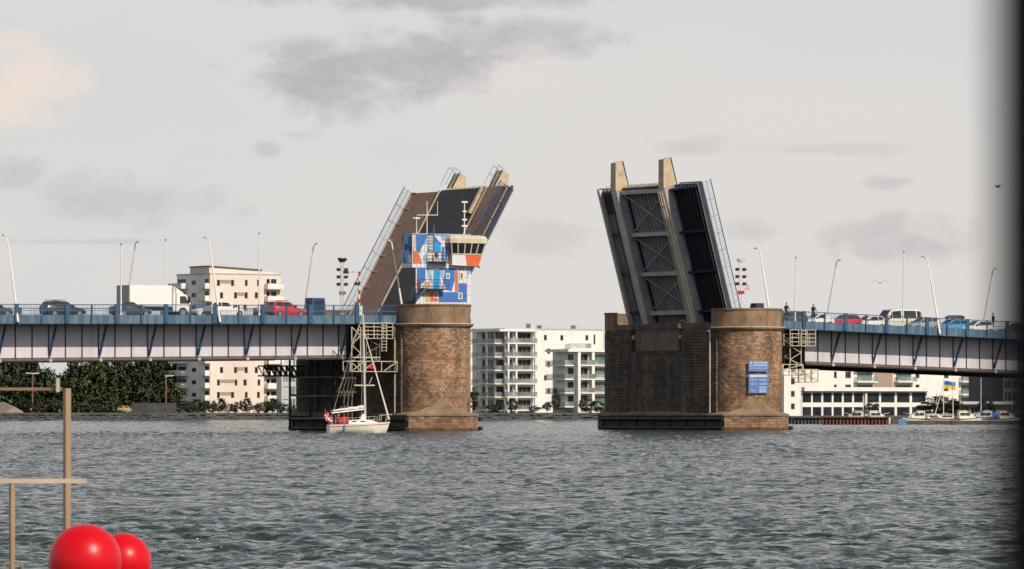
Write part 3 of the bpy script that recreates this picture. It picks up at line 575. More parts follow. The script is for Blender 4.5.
        for w in (-.72, .66): B(.4, LEN - .5, gy + w, gy + w + .06, -.75, -.32).build('girder_flange', M['navy'], t)
    B(LEN, LEN + .12, G1 + .5, G2 - .5, -.9, -.1).build('end_plate', M['leafdark'], t)
    for i in range(14):
        y = G1 + .75 + i * .54; B(LEN + .0, LEN + .22, y, y + .3, .0 if left else -.2, .12).build('end_tooth', M['cream'], t)
    # railings on both edges
    for yy, sgy, m in ((YN + .05, -1, 'navy' if left else 'railpale'), (YF - .05, 1, 'railpale')):
        mb = MB(tf); n = int(LEN / .24)
        for i in range(n): a = .2 + i * (LEN - .3) / n; mb.box(a - .022, a + .022, yy - .018, yy + .018, .05, 1.1)
        o = mb.build('railing_bars', M[m], t); o['kind'] = 'stuff'
        B(.1, LEN + .05, yy - .03, yy + .03, 1.07, 1.14).build('handrail', M['blue' if left else 'navy'], t); B(.1, LEN + .05, yy - .03, yy + .03, .52, .56).build('mid_rail', M[m], t)
        for a in np.linspace(.3, LEN - .1, 9):
            B(a - .025, a + .025, yy - .03, yy + .03, -.3, 1.1).build('railing_post', M[m], t)
            if left: mb = MB(tf); mb.beam((a, yy - sgy * .95, .1), (a, yy - sgy * .02, .1), .08, .08); mb.build('post_brace', M['kerb'], t)
    if not left:     # inspection ladder and pipes under the near girder, grating along the far edge
        for y in (G1 - .28, G1 + .12, G1 + .42): mb = MB(tf); mb.beam((.3, y, -1.95), (LEN - .3, y, -1.95), .07 if y > G1 - .2 else .12, .07); mb.build('service_pipe', M['cream'], t)
        for a in np.arange(.8, LEN - .5, 2.0): mb = MB(tf); mb.beam((a, G1 - .4, -1.9), (a, G1 + .55, -1.9), .07, .07); mb.build('pipe_bracket', M['cream'], t)
        mb = MB(tf); mb.beam((.2, G1 - 1.0, -1.98), (.9, G1 + 1.6, -1.98), .09, .09); mb.build('yellow_bar', mat('yellowpaint', (.5, .3, .04), .5), t)
        B(.2, LEN, YF - .9, YF - .5, -1.0, -.62).build('service_duct', M['leafgrey'], t)
        B(LEN - 2.6, LEN - .2, G2 + .55, YF - 1.0, -.66, -.62).build('inspection_hatch', M['underside'], t)
    else:
        B(.5, LEN + .3, YN - .02, YN + .0, -.45, -.15).build('name_strip', M['navy'], t)
        for y in (G1 - .5, G1 + .45): mb = MB(tf); mb.box(LEN + .2, LEN + 2.25, y - .02, y + .02, .55, .6); mb.box(LEN + 2.2, LEN + 2.26, y - .02, y + .02, -.2, .6); mb.box(LEN + 1.3, LEN + 1.36, y - .02, y + .02, -.2, .6); mb.build('toe_railing', M['railpale'], t)
        for y in (G2 - .45, G2 + .45): mb = MB(tf); mb.box(LEN + .2, LEN + 2.25, y - .02, y + .02, .75, .8); mb.box(LEN + 2.2, LEN + 2.25, y - .02, y + .02, -.2, .8); mb.build('toe_railing', M['railpale'], t)
    for gy in (G1, G2): mb = MB(tf); mb.tube((-.1, gy - .7, -.9), (-.1, gy + .7, -.9), .45, n=14); mb.build('trunnion', M['leafdark'], t)
    return t
la, lb = IY(356, 303, LYF), IY(412, 193, LYF); angL = math.atan2(lb[1] - la[1], lb[0] - la[0]); bxL = la[0] - (la[1] - 10.75) / math.tan(angL)
leafL = build_leaf('raised left leaf showing its dark roadway and brown footways', bxL, 10.75, angL, 1, (lb[1] - 10.75) / math.sin(angL), True, -5.1, 2.7)
ra, rb = IY(731, 306, LYN), IY(702, 182, LYN); angR = math.atan2(rb[1] - ra[1], -(rb[0] - ra[0])); bxR = ra[0] + (ra[1] - 10.75) / math.tan(angR)
leafR = build_leaf('raised right leaf showing its grey girders and dark underside', bxR, 10.75, angR, -1, (rb[1] - 10.75) / math.sin(angR), False, -3.7, 4.85)
# ================================================================== CONTROL HOUSE
def P3(px, py, Y): x, z = IY(px, py, Y); return Vector((x, Y, z))
HZ = lambda zx, zy: (395 + zx / 6.322, 220 + zy / 6.322)
def build_house():
    t = thing('control_house', 'bridge control house painted in blue, white and orange facets on the left pier', 'control house', (0, -9.8, 12.14))
    y1 = -10.7; y2 = -10.76; yb = -8.9
    lx0, lx1 = -2.78, 3.46; ux0, ux1 = -3.22, 3.3
    MB().prism([(lx0, y1, 10.2), (lx1, y1, 10.2), (lx1, yb, 10.2), (lx0 + 1.7, yb, 10.2)], (0, 0, 5.42)).build('lower_wall', M['pwhite'], t)
    up = MB().box(ux0, ux1, y2, yb, 15.62, 18.78).build('upper_wall', M['pwhite'], t)
    MB().box(ux0 - .08, ux1 + .08, y2 - .08, yb + .05, 18.785, 18.9).build('roof_edge', M['plight'], t)
    def patch(pts, m, Y, off=.012):
        p = [P3(*HZ(a, b), Y) for a, b in pts]; mb = MB(); mb.prism([(q.x, Y - off, q.z) for q in p], (0, off - .002, 0)); mb.build('painted_facet', M[m], t)
    def patchx(pts, m, X, off=.012):
        q = [IX(*HZ(a, b), X) for a, b in pts]; mb = MB(); mb.prism([(X - off, min(y, yb), z) for y, z in q], (off - .002, 0, 0)); mb.build('painted_facet', M[m], t)
    U = lambda m, *p: patch(p, m, y2); Lw = lambda m, *p: patch(p, m, y1); Sx = lambda m, *p: patchx(p, m, ux0)
    U('pcream', (117, 96), (131, 96), (131, 188), (117, 160)); U('pblue', (132, 96), (206, 96), (151, 212), (132, 186))
    U('porange', (132, 190), (150, 214), (173, 276), (119, 276), (119, 200)); U('pred', (114, 165), (118, 170), (118, 276), (114, 276)); U('pblue', (246, 96), (288, 146), (246, 146)); U('plight', (289, 96), (345, 96), (330, 130), (300, 130))
    U('pblue', (318, 165), (329, 165), (329, 250), (318, 230)); U('plight', (175, 230), (205, 205), (205, 276), (180, 276)); U('pblue', (357, 222), (380, 222), (380, 279), (357, 279)); U('plight', (206, 170), (236, 200), (206, 200))
    U('plight', (174, 160), (205, 100), (205, 150)); U('pblue', (296, 170), (312, 170), (312, 276), (296, 250)); U('porange', (330, 235), (352, 255), (352, 276), (330, 276)); Lw('plight', (284, 292), (304, 292), (304, 380), (284, 350)); Lw('plight', (402, 300), (452, 300), (402, 328))
    Sx('plight', (49, 97), (110, 97), (110, 276), (49, 276))
    for m, pts in (('pred', ((46, 97), (58, 97), (47, 190))), ('pnavy', ((62, 150), (80, 150), (80, 190), (62, 190))), ('pblue', ((82, 110), (104, 97), (109, 97), (109, 215), (95, 215), (95, 180), (82, 180))), ('pnavy', ((88, 160), (106, 160), (106, 200), (88, 200))), ('pblue', ((50, 195), (75, 270), (50, 270))), ('pwhite', ((80, 220), (108, 222), (108, 270), (90, 270)))): patchx(pts, m, ux0, .034 if m == 'pnavy' else .02)
    Lw('pblue', (138, 292), (192, 292), (192, 385), (165, 400), (138, 350)); Lw('plight', (193, 292), (212, 292), (240, 390), (222, 392)); Lw('pcream', (190, 395), (222, 395), (222, 516), (190, 516)); Lw('porange', (223, 455), (272, 455), (272, 516), (223, 516))
    Lw('pred', (138, 352), (164, 402), (150, 470), (138, 470)); Lw('pblue', (318, 292), (377, 292), (377, 385), (356, 452), (322, 440), (306, 385)); Lw('porange', (379, 292), (399, 335), (399, 453), (379, 453)); Lw('pblue', (401, 400), (453, 400), (453, 520), (276, 520), (276, 456), (401, 456)); Lw('plight', (455, 300), (478, 300), (478, 330), (455, 360))
    for i, (a, b, c, d) in enumerate(((322, 335, 345, 372), (408, 330, 432, 375), (398, 460, 425, 500), (243, 457, 268, 494))):
        p, q = P3(*HZ(a, d), y1), P3(*HZ(c, b), y1)
        w = MB(); w.box(p.x, q.x, y1 - .05, y1 - .013, p.z, q.z); w = w.build('window', M['white'], t); MB().box(p.x + .09, q.x - .09, y1 - .058, y1 - .05, p.z + .09, q.z - .09).build('pane', M['glassgreen'], w)
    for (a, b, c, d), Y in (((245, 147, 288, 205), y2), ((243, 318, 282, 434), y1)):
        p, q = P3(*HZ(a, d), Y), P3(*HZ(c, b), Y); dr = MB().box(p.x, q.x, Y - .05, Y - .013, p.z, q.z).build('door', M['doorblue'], t); MB().box(q.x - .12, q.x - .07, Y - .1, Y - .051, p.z + .8, p.z + .95).build('handle', M['plastic'], dr)
    mb = MB()
    for k in range(1, 14):
        x = ux0 + k * (ux1 - ux0) / 14; mb.box(x - .012, x + .012, y2 - .016, y2 - .0125, 15.66, 18.74)
        x = lx0 + k * (lx1 - lx0) / 14; mb.box(x - .012, x + .012, y1 - .016, y1 - .0125, 12.2, 15.6)
    for z in (16.4, 17.2, 18.0): mb.box(ux0, ux1, y2 - .0155, y2 - .0126, z - .012, z + .012)
    for z in (13.05, 13.9, 14.75): mb.box(lx0, lx1, y1 - .0155, y1 - .0126, z - .012, z + .012)
    o = mb.build('panel_seams', M['seam'], t); o['kind'] = 'stuff'
    # look-out cab with its outward raked panes
    c = thing  # noqa
    cx0, cx1, cy = .95, 4.35, -11.3
    cab = MB(); cab.prism([(cx0, cy, 15.9), (2.5, cy, 15.85), (4.0, cy, 15.85), (cx1, cy, 16.95), (cx0, cy, 16.95)], (0, 2.3, 0)); cab = cab.build('lookout_cab', M['pwhite'], t)
    mb = MB(); mb.prism([(2.45, cy - .014, 16.95), (2.62, cy - .014, 15.87), (3.98, cy - .014, 15.87), (cx1 - .01, cy - .014, 16.95)], (0, .012, 0)); mb.build('painted_facet', M['porange'], cab)
    mb = MB(); mb.prism([(3.985, cy + .05, 15.9), (4.345, cy + .05, 16.93), (4.345, -9.05, 16.93), (3.985, -9.05, 15.9)], (.02, 0, -.008)); mb.build('painted_facet', M['porange'], cab)
    MB().box(.75, 4.25, cy + .25, -9.0, 16.95, 18.02).build('cab_interior', M['room'], cab)
    o0, o1 = (cx0, cx1, cy), (.72, 4.62, cy - .25)
    n = 5
    for i in range(n + 1):
        f = i / n; p = (o0[0] + (o0[1] - o0[0]) * f, cy, 16.95); q = (o1[0] + (o1[1] - o1[0]) * f, cy - .22, 18.05); mb = MB(); mb.beam(p, q, .11, .11); mb.build('mullion', M['cream'], cab)
        if i < n:
            g = (i + 1) / n; p2 = (o0[0] + (o0[1] - o0[0]) * g, cy, 16.95); q2 = (o1[0] + (o1[1] - o1[0]) * g, cy - .22, 18.05); mb = MB(); mb.prism([p, p2, q2, q], (0, .02, 0)); mb.build('pane', M['glassdark'], cab)
    for i in range(4):
        a, b = -11.3 + i * .56, -11.3 + (i + 1) * .56; mb = MB(); mb.prism([(cx1, a, 16.95), (cx1, b, 16.95), (4.62, b, 18.05), (4.62, a, 18.05)], (-.02, 0, 0)); mb.build('pane', M['glassdark'], cab); mb = MB(); mb.beam((cx1, b, 16.95), (4.62, b, 18.05), .1, .1); mb.build('mullion', M['cream'], cab)
    mb = MB(); mb.box(cx0 - .05, cx1 + .05, cy - .06, -9.0, 16.93, 17.02); mb.build('cab_sill', M['cream'], cab)
    mb = MB(); mb.loft([[(x, y, z) for x, y in ((.55 + i, cy - .32 + i), (4.78 - i, cy - .32 + i), (4.78 - i, -8.95), (.55 + i, -8.95))] for z, i in ((18.02, .0), (18.45, 0), (18.72, .18), (18.8, .5))]); mb.build('cab_roof', M['cream'], cab)
    MB().beam((4.3, -10.3, 15.9), (4.75, -10.3, 15.75), .12, .12).build('floodlight', M['plastic'], cab)
    # balconies, ladder, outside stair
    def balcony(a, b, c_, Y, dep, h=.95):
        p, q = P3(*HZ(a, c_), Y), P3(*HZ(b, c_), Y); z = p.z
        bl = MB().box(p.x, q.x, Y - dep, Y - .02, z, z + .1).build('balcony', M['navy'], t)
        mb = MB()
        for zz in (.35, .65, h): mb.path([(p.x, Y - .05, z + zz), (p.x, Y - dep, z + zz), (q.x, Y - dep, z + zz), (q.x, Y - .05, z + zz)], .022, 5)
        for x in np.arange(p.x, q.x + .01, (q.x - p.x) / 6): mb.tube((x, Y - dep, z + .1), (x, Y - dep, z + h), .02, n=5)
        o = mb.build('balcony_railing', M['navy'], bl); return p, q
    balcony(203, 325, 268, y2, .9); balcony(160, 305, 440, y1, .9)
    a0 = P3(*HZ(258, 262), y2 - .5); MB().tube(a0 + Vector((0, 0, .62)), a0 + Vector((.12, 0, .62)), .28, n=16).build('lifebuoy', M['porange'], t)
    mb = MB(); p, q = P3(*HZ(214, 205), y2 - .25), P3(*HZ(244, 80), y2 - .25)
    for x in (p.x, q.x): mb.beam((x, y2 - .25, p.z), (x, y2 - .25, q.z), .05, .05)
    for z in np.arange(p.z + .2, q.z, .28): mb.beam((p.x, y2 - .25, z), (q.x, y2 - .25, z), .035, .035)
    mb.build('ladder', M['navy'], t)
    st = []
    a, b = P3(*HZ(118, 512), y1 - .5), P3(*HZ(180, 432), y1 - .5)
    for k in range(9):
        f = k / 8; z = a.z + (b.z - a.z) * f; x = a.x + (b.x - a.x) * f; MB().box(x - .12, x + .14, y1 - .9, y1 - .1, z, z + .04).build('stair_tread', M['navy'], t)
    for yy in (y1 - .92, y1 - .08):
        MB().beam((a.x, yy, a.z), (b.x, yy, b.z), .05, .2).build('stair_stringer', M['blue'], t)
        mb = MB(); mb.tube((a.x, yy, a.z + 1), (b.x, yy, b.z + 1), .025, n=5); mb.tube((a.x, yy, a.z), (a.x, yy, a.z + 1), .025, n=5); mb.tube((a.x, yy, a.z + .5), (b.x, yy, b.z + .5), .02, n=5); mb.build('stair_handrail', M['blue'], t)
    zr = 18.85
    def mast(px, top, w=.05):
        p = P3(px, 234, -9.9); q = P3(px, top, -9.9); mb = MB(); mb.tube((p.x, -9.9, zr), (p.x, -9.9, q.z), w, w * .7, 6); return mb.build('antenna_mast', M['white'], t), p.x, q.z
    m1, x, z = mast(427, 201)
    q = P3(417, 215, -9.9); r = P3(437.5, 215, -9.9); MB().beam((q.x, -9.9, q.z), (r.x, -9.9, r.z), .06, .06).build('crossarm', M['white'], m1); MB().tube((r.x, -9.9, r.z - .05), (r.x, -9.9, z), .03, n=5).build('whip', M['white'], m1)
    m2, x, z = mast(416.5, 219)
    for a in range(3): MB().tube((x, -9.9, z), (x + .35 * math.cos(a * 2.1), -9.9 + .35 * math.sin(a * 2.1), z + .1), .05, .1, 6).build('wind_cup', M['white'], m2)
    m3, x, z = mast(464.4, 202, .07)
    for h, w in ((0, .32), (-.9, .2), (-1.7, .26), (-2.3, .3)): MB().box(x - w, x + w, -9.98, -9.82, z + h - .08, z + h + .08).build('instrument', M['white'], m3)
    x = P3(433.5, 234, -9.9).x; MB().box(x - .06, x + .06, -10, -9.88, zr, zr + .9).build('vent_pipe', M['blue'], t)
    return t
build_house()
# ================================================================== INSPECTION SCAFFOLDS
def lattice(name, label, items, loc, group):
    t = thing(name, label, 'scaffold', loc, group)
    for it in items:
        k, m = it[0], M[it[1]]
        if k == 'cage':        # px0, px1, py0, py1, Y, depth, n rails, n posts
            _, _, a, b, c, d, Y, dep, nr, npst = it
            p, q = P3(a, d, Y), P3(b, c, Y)
            for yy in (Y, Y + dep):
                for z in np.linspace(p.z, q.z, nr): MB().beam((p.x, yy, z), (q.x, yy, z), .07, .07).build('rail', m, t)
                for x in np.linspace(p.x, q.x, npst): MB().beam((x, yy - .003, p.z), (x, yy - .003, q.z), .08, .08).build('post', m, t)
            MB().box(p.x, q.x, Y + .05, Y + dep - .05, p.z - .05, p.z + .02).build('platform', m, t)
        elif k == 'bar':
            _, _, a, b, c, d, Y, w = it; MB().beam(P3(a, b, Y), P3(c, d, Y + .001), w, w).build('brace', m, t)
        elif k == 'zig':
            _, _, a, b, c, d, Y, n, w = it; p, q = P3(a, d, Y), P3(b, c, Y)
            for i in range(n):
                z0 = p.z + (q.z - p.z) * i / n; z1 = p.z + (q.z - p.z) * (i + 1) / n; xa, xb = (p.x, q.x) if i % 2 else (q.x, p.x); MB().beam((xa, Y, z0), (xb, Y, z1), w, w).build('diagonal', m, t)
            for x in (p.x, q.x): MB().beam((x, Y, p.z), (x, Y, q.z), w * 1.3, w * 1.3).build('post', m, t)
        elif k == 'ladder':
            _, _, a, b, c, d, Y = it; p, q = P3(a, d, Y), P3(b, c, Y); ld = MB()
            for x in (p.x, q.x): ld.beam((x, Y, p.z), (x, Y, q.z), .07, .07)
            for z in np.arange(p.z + .1, q.z, .3): ld.beam((p.x, Y, z), (q.x, Y, z), .05, .05)
            ld.build('ladder', m, t)
    return t
Yq = -9.05; g_ = 'inspection scaffolds under the span ends'
lattice('inspection_scaffold', 'cream steel inspection scaffold with ladder beside the left pier', [
    ('cage', 'creamsteel', 364.5, 392.7, 323.2, 338.3, Yq, 1.1, 5, 4), ('bar', 'creamsteel', 360, 323.2, 393, 323.2, Yq - .06, .1), ('ladder', 'creamsteel', 381.7, 386.4, 321.8, 351.6, Yq - .15),
    ('zig', 'creamsteel', 351.6, 360.5, 327, 371, Yq + .2, 5, .07), ('zig', 'dullsteel', 351.6, 360.5, 327, 371, Yq + 1.6, 5, .07), ('bar', 'creamsteel', 352, 343, 360.5, 322.5, Yq, .07), ('bar', 'creamsteel', 352.7, 357.4, 380, 357.4, Yq, .12), ('zig', 'dullsteel', 366, 379.5, 338.5, 361, Yq + .5, 3, .07),
    ('zig', 'dullsteel', 371, 376, 338.5, 361, Yq + 1.2, 4, .06), ('cage', 'creamsteel', 350, 397, 361.4, 371.4, Yq, 1.3, 2, 4), ('bar', 'creamsteel', 384, 371, 396.5, 362, Yq - .05, .08), ('bar', 'creamsteel', 352, 371, 363, 362, Yq - .05, .07), ('bar', 'creamsteel', 374, 362, 363, 371, Yq - .05, .07),
    ('bar', 'cream', 354, 385.3, 374.5, 385.3, Yq + .6, .12), ('bar', 'creamsteel', 369, 384, 372, 377, Yq + .6, .07)] +
    [('bar', 'dullsteel', 357 - i * 2.4, 371, 350 - i * 3.2, 412 - i * 5, Yq + .8, .035) for i in range(5)] + [('bar', 'dullsteel', 344 + i * 4, 366, 344 + i * 4, 424, -6.8, .06) for i in range(3)] + [('bar', 'dullsteel', 340, y, 356, y, -6.7, .07) for y in (378, 392, 407, 420)], (-6, Yq, 6), g_)
p = P3(371, 368.8, Yq + .4); t = thing('red_bundle', 'red folded tarpaulin lying on the left scaffold platform', 'tarpaulin', (p.x, p.y, p.z)); m = MB()
m.loft([[(p.x + x, p.y + .35 * math.cos(u) * w, p.z + .02 + h * max(0, math.sin(u)) + .05 * math.sin(5 * x + u)) for u in np.linspace(0, 2 * math.pi, 11)[:-1]] for x, w, h in ((-.55, .5, .15), (-.4, .9, .36), (-.1, 1, .30), (.15, .9, .42), (.4, .8, .38), (.55, .4, .15))]); m.build('cloth', M['cloth_red'], t, smooth=True); MB().beam((p.x - .1, p.y - .4, p.z + .2), (p.x - .1, p.y + .3, p.z + .38), .04, .03).build('strap', M['plastic'], t)
lattice('inspection_scaffold', 'cream steel inspection scaffold hanging beside the right pier', [
    ('cage', 'creamsteel', 790, 815.4, 330, 345.7, Yq, 1.1, 5, 4), ('ladder', 'creamsteel', 801.5, 805.5, 329, 347, Yq - .15), ('zig', 'creamsteel', 790, 801, 346, 366, Yq + .3, 3, .07), ('zig', 'dullsteel', 784, 801, 334, 364, Yq + 1.2, 4, .07), ('cage', 'creamsteel', 782, 803, 364.5, 375, Yq + .3, 1.2, 2, 4), ('zig', 'creamsteel', 783, 802, 364.8, 375, Yq + .25, 2, .07), ('cage', 'creamsteel', 799, 818, 369.5, 382, Yq, 1.2, 4, 4), ('bar', 'creamsteel', 799, 381, 817, 370, Yq - .06, .07), ('bar', 'creamsteel', 799, 370, 817, 381, Yq - .07, .07)], (PSP + 6, Yq, 6), g_)
# dark trestle standing behind the left pier's land side, below the span
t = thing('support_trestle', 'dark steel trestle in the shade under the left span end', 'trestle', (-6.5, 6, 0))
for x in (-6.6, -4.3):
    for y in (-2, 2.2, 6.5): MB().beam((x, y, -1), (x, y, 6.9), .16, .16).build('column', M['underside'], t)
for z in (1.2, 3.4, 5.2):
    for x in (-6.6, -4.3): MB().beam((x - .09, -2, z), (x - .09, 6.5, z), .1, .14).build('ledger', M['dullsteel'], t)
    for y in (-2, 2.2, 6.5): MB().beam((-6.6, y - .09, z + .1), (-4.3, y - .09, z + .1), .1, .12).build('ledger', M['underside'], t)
tr = thing('service_gantry', 'black lattice gantry slung under the left span by the white flats', 'gantry', (-12, 9, 5.5))
a, b = P3(258, 366, 9.5), P3(297, 376, 9.5)
for yy in (9.5, 8.2):
    for z in (a.z, b.z): MB().beam((a.x, yy, z), (b.x, yy, z), .14, .14).build('chord', M['underside'], tr)
    n = 7
    for i in range(n):
        x0_, x1_ = a.x + (b.x - a.x) * i / n, a.x + (b.x - a.x) * (i + 1) / n
        MB().beam((x0_, yy - .01, a.z), (x1_, yy - .01, b.z), .08, .08).build('diagonal', M['underside'], tr); MB().beam((x1_, yy - .012, a.z), (x1_, yy - .012, b.z), .08, .08).build('upright', M['underside'], tr)
for i in range(3): x = a.x + (b.x - a.x) * (i + .5) / 3; MB().beam((x, 8.8, a.z), (x, 8.8, a.z + 1.5), .08, .08).build('hanger', M['underside'], tr)
# ================================================================== LAMPS AND POLES
def rz(x): return railL(x) if x < 18 else railR(x)
def lamp(x, near, label, base=None, top=None):
    y0 = (YN - .28) if near else (YF + .28); sg = 1 if near else -1; zb = (rz(x) - 1.65) if base is None else base; zt = rz(x) + 6.15 if top is None else top
    t = thing('street_lamp', label, 'street lamp', (x, y0, zb), 'tall leaning lamps along the bridge')
    yt = y0 + sg * 2.15; m = MB(); m.tube((x, y0, zb), (x, y0 + sg * 1.02, (zb + zt) / 2), .12, .095, 8); m.tube((x, y0 + sg * 1.02, (zb + zt) / 2), (x, yt, zt), .095, .055, 8); m.build('post', M['pole'], t, smooth=True)
    m = MB(); m.path([(x, yt, zt), (x, yt + sg * .2, zt + .16), (x, yt + sg * .5, zt + .16)], .045); m.build('arm', M['pole'], t)
    m = MB(); m.loft([[(x - w, yt + sg * d, zt + .16), (x + w, yt + sg * d, zt + .16), (x + w * .7, yt + sg * d, zt + .30), (x - w * .7, yt + sg * d, zt + .30)] for d, w in ((.35, .06), (.5, .13), (.85, .12), (.95, .05))]); m.build('lantern', M['pole'], t)
    if near: MB().box(x - .12, x + .12, y0 + .1, y0 + .27, zb + .1, zb + .35).build('wall_bracket', M['blue'], t)
    return t
for px, py, lb_ in ((18, 320, 'leaning lamp on the near railing at the left end of the bridge'), (220, 318, 'leaning lamp on the near railing in front of the white cars'), (940, 332, 'leaning lamp on the near railing right of the minibus')):
    lamp(IY(px, py, YN - .28)[0], True, lb_)
for px, lb_ in ((403.5, 'leaning lamp on the left pier beside the control house'), (772, 'leaning lamp rising from the right pier top')):
    x = IY(px, 303, YN - .28)[0]; lamp(x, True, lb_, base=10.2 if px > 500 else railL(x) - 1.0, top=18.1)
for px, lb_ in ((126, 'leaning lamp on the far railing behind the white truck'), (304, 'leaning lamp on the far railing behind the red car'), (826, 'leaning lamp on the far railing above the red hatchback'), (982, 'leaning lamp on the far railing at the right edge')):
    lamp(IY(px, 310, YF)[0], False, lb_)
for px, top, lb_ in ((121, 245, 'white pole rising in front of the truck rear'), (165.5, 240.5, 'white pole rising behind the truck box'), (259.3, 234, 'tall white pole left of the red car'), (795, 258, 'white pole just right of the right pier'), (903, 252, 'white pole in front of the cream minibus')):
    Y = -4.4 if px != 165.5 else 5.6
    x, z = IY(px, top, Y); t = thing('flagpole', lb_, 'pole', (x, Y, rz(x) - 1.0), 'straight white poles along the bridge')
    m = MB(); m.tube((x, Y, rz(x) - 1.0), (x + (.1 if px > 700 else 0), Y, z), .085, .05, 8); m.build('shaft', M['pole'], t, smooth=True); m = MB(); m.tube((x + (.1 if px > 700 else 0), Y, z), (x + (.1 if px > 700 else 0), Y, z + .14), .09, .05, 8); m.build('finial', M['plastic'], t); m = MB(); m.tube((x, Y, rz(x) - 1.0), (x, Y, rz(x) - .75), .14, .12, 8); m.build('foot', M['pole'], t)
# blue control cabinet behind the red car
p, q = P3(312, 314, 5.9), P3(326.5, 298, 5.9); t = thing('control_cabinet', 'dark blue slanted cabinet on the bridge right of the red car', 'cabinet', (p.x, 6.3, p.z))
m = MB(); zb = rz(p.x) - .98; m.prism([(p.x + .1, 5.9, zb), (q.x, 5.9, zb), (q.x - .2, 5.9, q.z), (p.x, 5.9, q.z)], (0, 1.3, 0)); m.build('housing', M['blue'], t); MB().box(p.x + .25, q.x - .3, 5.87, 5.9, zb + .25, q.z - .25).build('door', M['navy'], t)
p, q = P3(752, 307, -6.5), P3(768, 298, -6.5); t = thing('control_cabinet', 'small dark blue cabinet on top of the right pier', 'cabinet', (39.5, -7.4, 10.15))
m = MB(); m.prism([(38.6, -7.9, 10.16), (40.2, -7.9, 10.16), (40.2, -7.9, 12.75), (39.3, -7.9, 12.75)], (0, 1.0, 0)); m.build('housing', M['navy'], t); MB().box(39.4, 40.1, -7.93, -7.9, 10.6, 12.2).build('door', M['blue'], t)
# signal masts and the road barrier
def signal(px, py0, py1, Y, label, red, zb):
    p = P3(px, py1, Y); q = P3(px, py0, Y); t = thing('signal_mast', label, 'signal mast', (p.x, Y, zb), 'signal masts at the leaf ends'); x = p.x
    for dx_ in (-.13, .13): MB().tube((x + dx_, Y, zb), (x + dx_, Y, q.z), .055, n=8).build('post', M['white' if red else 'cream'], t)
    for i in range(4): MB().box(x - .16, x + .16, Y - .04, Y + .04, q.z - .3 - i * .9, q.z - .22 - i * .9).build('tie_plate', M['white'], t)
    for dx_ in (-.42, .42):
        for i in range(3):
            z = q.z - .75 - i * .72; m = MB(); m.box(x + dx_ - .13, x + dx_ + .13, Y - .12, Y + .12, z - .15, z + .15); m = m.build('signal_lamp', M['lampred' if (red and dx_ < 0) else 'plastic'], t); MB().tube((x + dx_, Y - .12, z), (x + dx_, Y - .3, z + .04), .12, .14, 8).build('visor', M['plastic'], m); MB().beam((x + dx_, Y + .02, z), (x + math.copysign(.13, dx_), Y + .02, z), .05, .05).build('arm', M['white'], t)
    for dx_ in (-.4, 0, .4): MB().tube((x + dx_ * .4, Y, q.z), (x + dx_, Y - .1, q.z + .35), .1, .17, 8).build('floodlight', M['white' if red else 'plastic'], t)
    MB().beam((x - .45, Y, q.z), (x + .45, Y, q.z), .06, .06).build('crossarm', M['white'], t)
    z = q.z - 3.05; MB().box(x - .38, x + .38, Y - .16, Y - .06, z - .16, z + .16).build('sign_plate', M['red' if red else 'dullsteel'], t)
    for z in (zb + .3, zb + .7): MB().box(x - .3, x + .3, Y - .25, Y + .25, z, z + .06).build('platform', M['dullsteel'], t)
    if red:
        m = MB(); cx = x + .85; zz = z; tz = q.z - 2.5; m.prism([(cx - .3, Y, tz - .25), (cx + .3, Y, tz - .25), (cx, Y, tz + .3)], (0, .04, 0)); m.build('warning_triangle', M['red'], t); m = MB(); m.prism([(cx - .17, Y - .005, tz - .17), (cx + .17, Y - .005, tz - .17), (cx, Y - .005, tz + .15)], (0, .004, 0)); m.build('triangle_face', M['white'], t); MB().beam((x + .15, Y + .02, tz), (cx, Y + .02, tz), .05, .05).build('arm', M['white'], t)
signal(740.5, 262, 308, -7.6, 'white signal mast with red lamps on the right pier', True, 10.16)
signal(342, 262, 306, 4.5, 'grey signal mast with dark lamps left of the raised left leaf', False, rz(0) - 1.05)
p = P3(359, 303, -3.7); q = P3(359, 262 + 10, -3.7); t = thing('road_barrier', 'raised red and white striped barrier arm by the left leaf', 'barrier', (p.x, -3.7, rz(p.x) - 1.0)); zb = rz(p.x) - .98
MB().box(p.x - .22, p.x + .22, -4.0, -3.45, zb, zb + 1.05).build('housing', M['white'], t)
zs = np.linspace(zb + .8, q.z, 9)
for i in range(8): MB().tube((p.x, -3.75, zs[i]), (p.x, -3.75, zs[i + 1]), .10, n=8).build('arm_stripe', M['red' if i % 2 else 'white'], t)
r = P3(346, 271, -3.7)
xs_ = np.linspace(p.x, r.x, 6)
for i in range(5): MB().tube((xs_[i], -3.75, q.z), (xs_[i + 1], -3.75, q.z), .05, n=6).build('arm_stripe', M['white' if i % 2 else 'red'], t)
for zz in (q.z - .05, q.z - 1.15): MB().box((r.x if zz > q.z - .5 else p.x - .25) - .25, (r.x if zz > q.z - .5 else p.x - .25) + .2, -3.9, -3.6, zz - .14, zz + .14).build('warning_lamp', M['plastic'], t)
# ================================================================== VEHICLES
PAINT = {}
def paint(name, col, metal=0.0):
    if name not in PAINT: PAINT[name] = mat('paint_' + name, col, .35, .05, 1.5, metal=metal, world=False, coat=.6)
    return PAINT[name]
